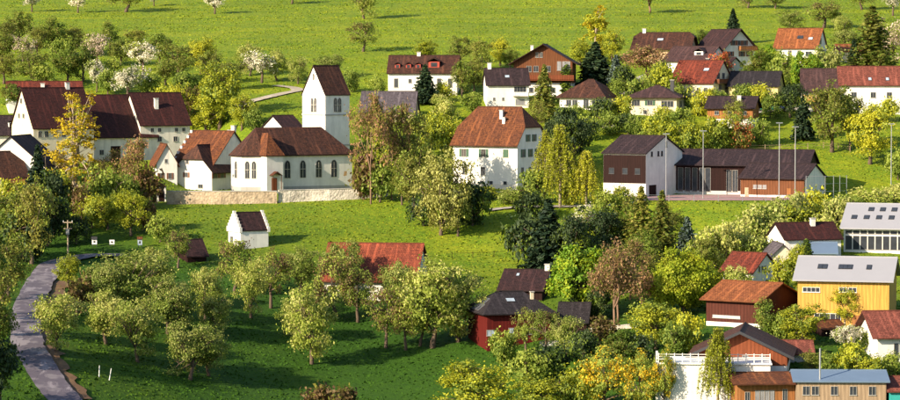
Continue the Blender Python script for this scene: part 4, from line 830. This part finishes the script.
PROTO = {
 'orchard': [broad('orchard', 11+i, 6.2, 5.6, .8, 64, 120, .15, ['leaf_orchard', 'leaf_pale'], .38, .125, 'bark', (-.5, .3, .6, 0)[i], hollow=.35, low=1.05) for i in range(4)],
 'orchard_dark': [broad('orchard_dark', 31+i, 6.2, 5.4, 1.1, 46, 84, .15, ['leaf_orchard', 'leaf_brown'], .35, .12, 'bark', (.6, -.4)[i], hollow=.3, low=1.0) for i in range(2)],
 'blossom': [broad('blossom', 51+i, 5.6, 5.2, 1.3, 46, 62, .19, ['blossom_white', 'leaf_orchard'], .34, .12, 'bark', 0, hollow=.35) for i in range(2)],
 'pink': [broad('pink', 61+i, 6, 6, 1.2, 46, 60, .19, ['blossom_pink', 'leaf_orchard'], .36, .12, 'bark', 0, hollow=.35) for i in range(2)],
 'cream': [broad('cream', 67, 8, 7, .5, 110, 84, .19, ['leaf_pale', 'leaf_olive'], .4, .11, hollow=.4)],
 'green': [broad('green', 71+i, 8, 6.4, 1.0, 66, 70, .23, ['leaf_green', 'leaf_olive'], .4, .125, hollow=.4) for i in range(3)],
 'spring': [broad('spring', 81+i, 9, 7, .9, 92, 80, .22, ['leaf_spring', 'leaf_orchard'], .28, .12, hollow=.4) for i in range(3)],
 'vivid': [broad('vivid', 91, 11, 10.5, .8, 190, 90, .30, ['leaf_vivid', 'leaf_lime'], .4, .095, hollow=.72, low=.95)],
 'dense': [broad('dense', 95, 10, 11, .6, 210, 100, .25, ['leaf_lime', 'leaf_spring'], .3, .09, hollow=.74)],
 'dark': [broad('dark', 101+i, 9, 8, 1.0, 80, 80, .27, ['leaf_dark', 'leaf_green'], .18, .12, hollow=.45) for i in range(2)],
 'olive': [broad('olive', 111+i, 9, 7, 1.2, 66, 64, .22, ['leaf_olive', 'leaf_orchard'], .4, .12, 'bark', 0, hollow=.3) for i in range(3)],
 'bush': [broad('bush', 121+i, 3.2, 4.4, .12, 40, 62, .19, ['leaf_orchard', 'leaf_green'], .45, .15, hollow=.3) for i in range(3)],
 'bush_bright': [broad('bush_bright', 131+i, 3.2, 4.4, .12, 40, 66, .19, ['leaf_spring', 'leaf_orchard'], .35, .15, hollow=.3) for i in range(2)],
 'bush_dark': [broad('bush_dark', 141+i, 3.2, 4.4, .12, 40, 66, .2, ['leaf_dark', 'leaf_green'], .35, .15, hollow=.3) for i in range(2)],
 'bush_pale': [broad('bush_pale', 151+i, 3.2, 4.4, .12, 42, 66, .19, ['leaf_pale', 'leaf_orchard'], .5, .15, hollow=.3) for i in range(2)],
 'bush_red': [broad('bush_red', 161, 3.2, 4.4, .12, 40, 60, .19, ['leaf_red', 'leaf_olive'], .35, .15, hollow=.3)],
 'bush_brown': [twiggy('bush_brown', 165, 3.4, 4, ['leaf_brown', 'leaf_olive'], 'twig', 900, .16, .12, 5, .7, .3)],
 'spruce': [conifer('spruce', 171+i, 12, 6.2, ['leaf_needle', 'leaf_dark'], .38) for i in range(2)],
 'blue_spruce': [conifer('blue_spruce', 175, 8, 5, ['leaf_blue', 'leaf_dark'], .3)],
 'larch': [conifer('larch', 177+i, 13, 6.4, ['leaf_olive', 'leaf_green'], .28, .75, .04, .25, 'bark') for i in range(2)],
 'column': [conifer('column', 181, 8, 1.9, ['leaf_green', 'leaf_dark'], .3, 1.6, 0, .1, col=True)],
 'bare': [twiggy('bare', 191+i, 9, 7, ['leaf_bud', 'leaf_olive'], 'twig', 3600, .16, .2, 6) for i in range(2)],
 'budding': [twiggy('budding', 195+i, 9, 7, ['leaf_olive', 'leaf_bud'], 'twig', 3000, .16, .22, 6, mix=.45) for i in range(2)],
 'weeping': [weeping('weeping', 201+i, 12, 6, ['leaf_spring', 'leaf_olive']) for i in range(2)],
 'golden': [broad('golden', 211, 16, 7, 1.2, 170, 34, .21, ['leaf_gold', 'leaf_spring'], .12, .07, 'pale_bark', 0, hollow=.25, shape=.4)],
 'gold': [broad('gold', 215+i, 8, 8, .8, 80, 74, .20, ['leaf_orchard', 'leaf_gold'], .32, .10, hollow=.35) for i in range(2)],
 'poplar': [broad('poplar', 221, 13, 5, 1.2, 64, 66, .25, ['leaf_spring', 'leaf_gold'], .15, .13, 'pale_bark', hollow=.3)],
}
DESC = {'cream': ('blossom_tree', 'big round cream-tinted tree'), 'orchard': ('fruit_tree', 'pale yellow-green fruit tree'), 'orchard_dark': ('fruit_tree', 'thin dark-limbed fruit tree'), 'blossom': ('fruit_tree', 'white-blossomed fruit tree'), 'pink': ('fruit_tree', 'pinkish-white blossoming tree'),
 'green': ('leafy_tree', 'mid-green leafy tree'), 'spring': ('leafy_tree', 'bright yellow-green tree'), 'vivid': ('chestnut_tree', 'dense vivid green round tree'), 'dense': ('leafy_tree', 'dense round lime-green tree'), 'dark': ('evergreen_tree', 'dark broad evergreen tree'),
 'olive': ('leafy_tree', 'olive-green loose tree'), 'bush': ('bush', 'green bush'), 'bush_bright': ('bush', 'bright yellow-green bush'), 'bush_dark': ('bush', 'dark green bush'), 'bush_pale': ('bush', 'pale flowering bush'), 'bush_red': ('bush', 'reddish bush'), 'bush_brown': ('bush', 'brown twiggy bush'),
 'spruce': ('spruce_tree', 'dark spruce'), 'blue_spruce': ('spruce_tree', 'grey-blue spruce'), 'larch': ('larch_tree', 'tall olive-green larch'), 'column': ('column_tree', 'slim columnar evergreen'), 'bare': ('bare_tree', 'bare pinkish-brown budding tree'), 'budding': ('bare_tree', 'half-bare tree with yellow buds'),
 'weeping': ('weeping_tree', 'drooping yellow-green birch'), 'golden': ('golden_tree', 'tall golden-leaved tree'), 'gold': ('golden_tree', 'golden yellow spreading tree'), 'poplar': ('poplar_tree', 'upright golden-green tree')}
ORD = ['first', 'second', 'third', 'fourth', 'fifth', 'sixth', 'seventh', 'eighth', 'ninth', 'tenth', 'eleventh', 'twelfth', 'thirteenth', 'fourteenth', 'fifteenth', 'sixteenth', 'seventeenth', 'eighteenth', 'nineteenth', 'twentieth']
tr_rg = random.Random(7); cnt = {}
def trees(phrase, items, group):
    bykind = {}
    for it in sorted(items, key=lambda a: a[0]): bykind.setdefault(DESC[it[4]][1], []).append(it)
    for dsc, L in bykind.items():
        for i, (x, yt, yb, w, kind) in enumerate(L):
            if len(L) == 1: lab = f'{dsc} {phrase}'
            elif len(L) == 2: lab = f'{("left", "right")[i]} one of two, {dsc} {phrase}'
            else: lab = f'{ORD[i]} {dsc} from the left {phrase}'
            k = cnt.get(kind, 0); cnt[kind] = k+1; tm, cm, Hp, Wp = PROTO[kind][k % len(PROTO[kind])]
            p = ground(x, yb); s = p.y/F; h = max((yb-yt)*s, 1.0); ww = w*s*(1.22 if kind in ('orchard', 'orchard_dark') else 1.0)
            if kind not in ('spruce', 'larch', 'column', 'weeping', 'golden', 'poplar', 'blue_spruce', 'budding', 'bare', 'gold', 'cream'): ww = max(ww, h/Hp*Wp/1.5); h = max(h, ww/Wp*Hp/1.6)
            name = DESC[kind][0]; r_ = empty(name, (p.x, p.y, zat(p.x, p.y)-.05), tr_rg.uniform(0, 6.28)); r_.scale = (ww/Wp*tr_rg.uniform(.95, 1.08), ww/Wp, h/Hp)
            tag(r_, lab, 'bush' if 'bush' in kind else 'tree', group)
            for nm, me in (('trunk' if 'bush' not in kind else 'stem', tm), ('crown' if 'bush' not in kind else 'foliage', cm)):
                o = bpy.data.objects.new(nm, me); COL.objects.link(o); o.parent = r_
trees('on the high meadow at the top', [(32, -8, 12, 17, 'blossom'), (78, -8, 13, 20, 'blossom'), (126, -14, 12, 34, 'orchard_dark'), (154, -8, 6, 14, 'blossom'), (215, -8, 14, 20, 'blossom'), (292, -18, 4, 20, 'orchard_dark'), (364, -14, 19, 24, 'orchard'), (363, 22, 52, 25, 'orchard_dark'),
  (650, -12, 13, 34, 'bare'), (748, -14, 8, 20, 'orchard'), (775, -14, 9, 20, 'orchard'), (824, 2, 28, 32, 'orchard_dark'), (790, 10, 30, 20, 'orchard'), (862, -14, 10, 22, 'orchard_dark'), (893, -10, 16, 22, 'blossom'), (843, 16, 40, 18, 'orchard')], 'scattered trees on the high meadow')
trees('in the orchard belt behind the farm', [(18, 12, 47, 26, 'green'), (2, 34, 62, 24, 'green'), (23, 35, 62, 24, 'pink'), (37, 24, 58, 22, 'olive'), (53, 18, 56, 30, 'green'), (73, 26, 54, 24, 'olive'), (4, 52, 84, 30, 'olive'), (32, 52, 88, 38, 'olive'), (68, 50, 84, 28, 'green'), (83, 46, 82, 24, 'green'), (97, 34, 66, 28, 'pink'),
  (97, 60, 92, 16, 'blossom'), (121, 38, 66, 28, 'olive'), (143, 42, 72, 30, 'blossom'), (112, 58, 80, 22, 'bush'), (128, 66, 102, 30, 'blossom'), (160, 34, 66, 26, 'green'), (178, 44, 80, 36, 'olive'), (201, 38, 74, 24, 'spring'), (150, 72, 98, 26, 'bush'), (185, 72, 96, 28, 'bush'), (12, 84, 112, 26, 'green'), (86, 32, 56, 24, 'olive'),
  (110, 22, 50, 22, 'green'), (135, 28, 56, 20, 'olive'), (60, 38, 66, 22, 'bush'), (45, 62, 90, 24, 'bush'), (165, 60, 88, 22, 'green'), (6, 20, 50, 22, 'olive'), (108, 70, 94, 20, 'bush')], 'orchard trees behind the farm')
trees('on the slope between farm and church path', [(220, 64, 128, 42, 'spring'), (176, 84, 130, 28, 'spring'), (190, 86, 132, 22, 'budding'), (206, 92, 134, 34, 'spring'), (242, 94, 130, 30, 'spring'), (164, 86, 112, 22, 'bush_bright'), (212, 50, 84, 26, 'olive'), (232, 60, 90, 24, 'olive'), (254, 108, 132, 22, 'bush')], 'trees between farm and church path')
trees('beside the gravel path below the meadow', [(262, 52, 83, 28, 'blossom'), (250, 44, 76, 20, 'orchard'), (277, 50, 81, 19, 'orchard'), (298, 56, 84, 17, 'orchard'), (330, 55, 78, 20, 'orchard'), (352, 70, 92, 20, 'bush')], 'trees beside the gravel path')
trees('between the church and the manor house', [(371, 94, 204, 40, 'budding'), (392, 104, 200, 36, 'budding'), (408, 108, 198, 30, 'olive'), (364, 152, 200, 28, 'bush_brown'), (380, 165, 202, 30, 'bush'), (414, 150, 212, 38, 'olive'), (441, 151, 235, 48, 'cream'), (472, 182, 226, 32, 'bush_dark'), (432, 112, 150, 36, 'bush_bright'), (446, 100, 122, 26, 'bush_pale'), (455, 120, 150, 26, 'bush_bright'), (402, 160, 205, 24, 'green'), (424, 195, 226, 30, 'bush_dark'), (458, 196, 236, 26, 'olive'), (376, 108, 150, 34, 'spring'), (420, 118, 160, 28, 'spring'), (395, 138, 190, 30, 'bush_bright')], 'trees between church and manor')
trees('around the upper white houses', [(425, 66, 104, 22, 'spruce'), (445, 82, 102, 22, 'bush_bright'), (462, 62, 98, 18, 'green'), (474, 56, 96, 20, 'olive'), (425, 40, 62, 22, 'spring'), (460, 36, 64, 22, 'olive'), (482, 38, 70, 22, 'olive'), (500, 38, 66, 20, 'spring'), (378, 76, 100, 16, 'bush'), (472, 92, 112, 22, 'bush'), (544, 66, 122, 28, 'larch'), (566, 62, 96, 11, 'column'), (595, 44, 88, 32, 'spruce'), (596, 6, 60, 26, 'poplar'), (616, 56, 90, 20, 'blue_spruce'), (574, 108, 166, 38, 'dark'), (553, 116, 156, 22, 'dark'), (622, 96, 122, 26, 'bush_bright'), (604, 98, 124, 26, 'bush_dark'), (575, 104, 124, 22, 'bush'), (440, 94, 108, 16, 'bush_pale'), (510, 50, 68, 16, 'green'), (580, 40, 66, 20, 'spring'), (612, 30, 62, 22, 'spring'), (536, 100, 132, 22, 'olive'), (590, 116, 140, 26, 'bush'), (550, 138, 168, 24, 'bush')], 'trees around the upper white houses')
trees('in front of the school and manor garden', [(560, 126, 208, 34, 'weeping'), (586, 152, 210, 28, 'weeping'), (545, 132, 202, 22, 'weeping'), (513, 188, 204, 30, 'bush_pale'), (533, 170, 204, 22, 'bush'), (572, 178, 206, 22, 'bush_bright'), (604, 190, 214, 26, 'bush'), (530, 192, 222, 28, 'bush_dark'), (620, 186, 210, 24, 'bush_bright'), (490, 186, 200, 22, 'bush_bright')], 'trees in front of the school')
trees('in the dark wooded hollow below the school', [(548, 202, 276, 42, 'spruce'), (569, 212, 276, 32, 'dark'), (600, 208, 262, 44, 'dark'), (622, 200, 258, 34, 'green'), (641, 188, 262, 34, 'larch'), (662, 192, 262, 32, 'larch'), (687, 218, 262, 26, 'blue_spruce'), (614, 242, 334, 46, 'bare'), (630, 240, 300, 40, 'budding'), (586, 248, 320, 62, 'vivid'), (574, 276, 326, 11, 'column'), (684, 250, 314, 66, 'dense'), (530, 215, 268, 26, 'bush_dark'), (585, 205, 240, 30, 'blossom'), (618, 262, 322, 36, 'bare'), (672, 208, 250, 26, 'olive'), (645, 230, 270, 36, 'green'), (600, 236, 270, 30, 'bush_dark'), (596, 285, 322, 30, 'dark'), (640, 268, 318, 40, 'bare'), (650, 250, 290, 30, 'olive')], 'trees in the wooded hollow')
trees('on the bank between school and right-hand houses', [(716, 224, 268, 32, 'bush_pale'), (736, 222, 262, 30, 'bush_pale'), (756, 204, 250, 42, 'bush_pale'), (786, 194, 240, 46, 'bush_pale'), (815, 190, 232, 44, 'bush_bright'), (836, 198, 236, 30, 'bush_pale'), (866, 188, 212, 40, 'bush_pale'), (894, 184, 210, 36, 'bush_pale'), (770, 214, 250, 36, 'bush_pale'), (745, 232, 264, 34, 'bush_pale'), (800, 206, 240, 40, 'bush_bright'), (822, 214, 244, 30, 'bush_pale'), (706, 236, 272, 22, 'olive'), (768, 238, 262, 26, 'bush_pale'), (850, 194, 216, 30, 'bush'), (880, 200, 216, 26, 'bush')], 'trees on the bank below the school')
trees('on the green bank behind the school', [(690, 122, 154, 30, 'bush_bright'), (721, 116, 150, 26, 'bush_bright'), (742, 122, 150, 22, 'bush_red'), (712, 122, 152, 26, 'bush'), (760, 118, 146, 22, 'bush'), (832, 82, 152, 44, 'olive'), (870, 106, 164, 46, 'spring'), (803, 98, 140, 18, 'spruce'), (672, 122, 152, 26, 'bush_bright'), (652, 118, 148, 30, 'bush_bright'), (640, 116, 138, 24, 'bush'), (628, 114, 134, 24, 'bush_dark'), (735, 98, 134, 22, 'olive'), (680, 108, 132, 26, 'bush'), (660, 106, 130, 24, 'bush_bright'), (610, 112, 134, 26, 'bush'), (850, 96, 150, 26, 'olive'), (898, 150, 180, 20, 'bush')], 'trees behind the school')
trees('among the upper right-hand houses', [(648, 46, 90, 40, 'bare'), (662, 66, 98, 34, 'bush_bright'), (640, 76, 104, 26, 'bush'), (702, 88, 116, 22, 'bush_bright'), (756, 50, 80, 26, 'green'), (766, 46, 78, 28, 'vivid'), (785, 52, 90, 22, 'bush'), (808, 54, 98, 28, 'vivid'), (826, 46, 86, 24, 'bush_pale'), (872, 8, 76, 46, 'larch'), (854, 40, 76, 14, 'spruce'), (893, 18, 68, 30, 'pink'), (884, 50, 78, 26, 'green'), (733, 10, 44, 16, 'spruce'), (680, 84, 108, 22, 'bush'), (720, 90, 112, 22, 'bush'), (790, 84, 118, 28, 'dark'), (770, 94, 118, 24, 'bush'), (828, 90, 122, 26, 'olive'), (848, 100, 124, 22, 'bush_bright'), (888, 98, 122, 24, 'bush_bright'), (745, 84, 104, 22, 'bush'), (624, 66, 92, 22, 'bush_dark'), (618, 78, 104, 22, 'bush'), (720, 52, 78, 20, 'bush_red'), (700, 30, 50, 20, 'green'), (762, 84, 106, 26, 'bush_bright'), (795, 60, 92, 24, 'green'), (845, 30, 54, 24, 'orchard'), (660, 60, 84, 22, 'bush')], 'trees among the upper right houses')
trees('around the yellow house and barns', [(802, 304, 346, 44, 'spring'), (768, 298, 342, 30, 'green'), (846, 324, 354, 30, 'blossom'), (856, 342, 378, 38, 'bush_bright'), (845, 286, 326, 22, 'spring'), (798, 244, 290, 22, 'spring'), (806, 240, 282, 12, 'column'), (780, 258, 290, 24, 'bush_bright'), (736, 266, 290, 24, 'bush_pale'), (705, 272, 300, 22, 'bush'), (780, 312, 344, 24, 'bush'), (868, 330, 352, 24, 'bush'), (830, 352, 376, 26, 'bush'), (870, 356, 380, 30, 'bush_bright'), (812, 350, 374, 22, 'olive'), (890, 352, 376, 30, 'bush')], 'trees around the yellow house')
trees('along the bottom edge below the red house', [(718, 328, 408, 34, 'weeping'), (664, 346, 410, 24, 'gold'), (640, 352, 412, 40, 'gold'), (604, 346, 412, 54, 'gold'), (572, 368, 414, 36, 'bush_bright'), (477, 368, 418, 66, 'spring'), (541, 378, 420, 56, 'spring'), (526, 308, 352, 24, 'orchard_dark'), (546, 310, 354, 24, 'orchard_dark'), (566, 316, 358, 24, 'orchard'), (506, 330, 366, 26, 'bush'), (656, 304, 350, 46, 'spring'), (688, 314, 352, 30, 'bush_bright'), (676, 322, 356, 34, 'bush'), (585, 330, 366, 30, 'bush_dark'), (620, 330, 370, 36, 'green'), (555, 344, 380, 44, 'bush_dark'), (530, 350, 388, 44, 'bush'), (640, 334, 366, 30, 'bush_dark'), (495, 306, 344, 22, 'orchard'), (650, 300, 330, 40, 'bush'), (600, 316, 344, 30, 'bush_brown')], 'trees along the bottom edge')
trees('in the roadside orchard', [(68, 255, 287, 24, 'spring'), (57, 294, 352, 40, 'orchard'), (77, 280, 316, 30, 'bush_brown'), (106, 290, 344, 38, 'orchard'), (138, 299, 362, 38, 'orchard'), (126, 252, 314, 50, 'orchard'), (150, 248, 304, 40, 'orchard'), (168, 274, 334, 38, 'orchard'), (181, 290, 332, 28, 'orchard'), (205, 268, 324, 28, 'orchard'), (215, 292, 334, 26, 'orchard'), (190, 322, 380, 40, 'orchard'), (209, 328, 376, 34, 'orchard'), (178, 228, 268, 22, 'orchard_dark'), (105, 262, 316, 32, 'orchard'), (86, 272, 312, 26, 'bush_brown')], 'roadside orchard trees')
trees('on the bank above the road bend', [(108, 194, 230, 28, 'spring'), (131, 190, 236, 32, 'spring'), (92, 196, 228, 24, 'bush_bright'), (160, 215, 242, 24, 'bush'), (148, 200, 232, 26, 'bush_brown')], 'trees above the road bend')
trees('in the orchard around the red barn', [(234, 240, 294, 30, 'orchard_dark'), (251, 260, 318, 28, 'orchard'), (271, 248, 308, 32, 'orchard_dark'), (301, 248, 292, 30, 'orchard'), (312, 284, 364, 44, 'orchard'), (345, 242, 300, 22, 'orchard'), (336, 256, 318, 34, 'orchard_dark'), (358, 268, 322, 34, 'orchard_dark'), (386, 286, 348, 30, 'orchard_dark'), (406, 298, 350, 30, 'orchard_dark'), (432, 260, 348, 58, 'orchard'), (458, 268, 342, 46, 'orchard'), (396, 262, 318, 22, 'orchard'), (300, 296, 340, 30, 'orchard'), (420, 290, 346, 28, 'orchard_dark'), (320, 286, 320, 30, 'bush_brown'), (322, 384, 416, 34, 'bush_brown'), (346, 386, 418, 34, 'bush_brown')], 'orchard trees around the red barn')
trees('at the left picture edge', [(8, 192, 258, 44, 'olive'), (8, 232, 300, 42, 'olive'), (32, 178, 264, 34, 'olive'), (48, 172, 246, 30, 'dark'), (0, 342, 410, 24, 'green'), (75, 94, 206, 52, 'golden'), (38, 148, 224, 26, 'spruce'), (134, 138, 206, 50, 'budding'), (24, 188, 222, 32, 'bush_bright'), (54, 196, 236, 26, 'dark'), (16, 178, 216, 28, 'bush_bright'), (108, 170, 214, 32, 'bush'), (82, 186, 224, 30, 'bush_brown'), (146, 166, 206, 28, 'bush_brown'), (56, 172, 214, 26, 'bush_bright'), (92, 168, 206, 26, 'bush_brown'), (122, 160, 202, 26, 'olive'), (60, 150, 196, 34, 'budding'), (112, 150, 200, 30, 'budding'), (104, 176, 206, 30, 'bush_bright'), (128, 178, 208, 28, 'bush'), (66, 176, 212, 26, 'bush_brown'), (44, 178, 212, 26, 'bush'), (76, 216, 244, 20, 'bush_dark'), (42, 205, 248, 24, 'dark'), (26, 214, 262, 22, 'bush_dark')], 'trees at the left edge')

trees('cut by the left picture border', [(-16, 220, 320, 50, 'green'), (-30, 260, 370, 60, 'olive'), (-20, 320, 430, 50, 'dark'), (-8, 262, 336, 40, 'olive'), (-2, 300, 356, 24, 'green')], 'trees on the left border')

# ---------------------------------------------------------------- grass tufts
def tufts(n=170000):
    rg = np.random.default_rng(77)
    Y = 388+(930-388)*rg.uniform(size=n)**1.15; X = rg.uniform(-1, 1, n)*(Y*.162+6)
    ok = np.sin(X*.21+np.sin(Y*.13)*2)+np.sin(Y*.17+X*.05)+np.sin(X*.9)*.5+np.sin(Y*.8+X*.3)*.5+rg.normal(0, 1.2, n) > -.9
    rl = smooth_line([ground(*p) for p in road_px], 8); RX = np.array([(p.x, p.y) for p in rl])
    d = np.full(n, 1e9)
    for q in RX: d = np.minimum(d, (X-q[0])**2+(Y-q[1])**2)
    ok &= d > 2.75**2
    ok &= ~((np.abs(X-COURT.x) < 24) & (np.abs(Y-COURT.y-1.5) < 14))
    X, Y = X[ok], Y[ok]; Z = heights(X, Y); m = len(X)
    a = rg.uniform(0, 3.14, m); w = rg.uniform(.18, .55, m); h = rg.uniform(.07, .24, m); V = np.empty((m, 4, 3)); lx, ly = rg.normal(0, .12, m), rg.normal(0, .12, m)
    for k, (sg, zz) in enumerate(((-1, -.05), (1, -.05), (.5, 1), (-.6, .85))):
        V[:, k, 0] = X+np.cos(a)*w*sg*.5+(lx if zz > 0 else 0); V[:, k, 1] = Y+np.sin(a)*w*sg*.5+(ly if zz > 0 else 0); V[:, k, 2] = Z+(h*zz if zz > 0 else zz)
    o = bpy.data.objects.new('meadow_grass', np_mesh('meadow_grass', V.reshape(-1, 3), np.arange(4*m).reshape(m, 4), ['grass'])); COL.objects.link(o)
    tag(o, 'tufts of spring grass covering the meadows and lawns', 'grass', kind='stuff')
tufts()
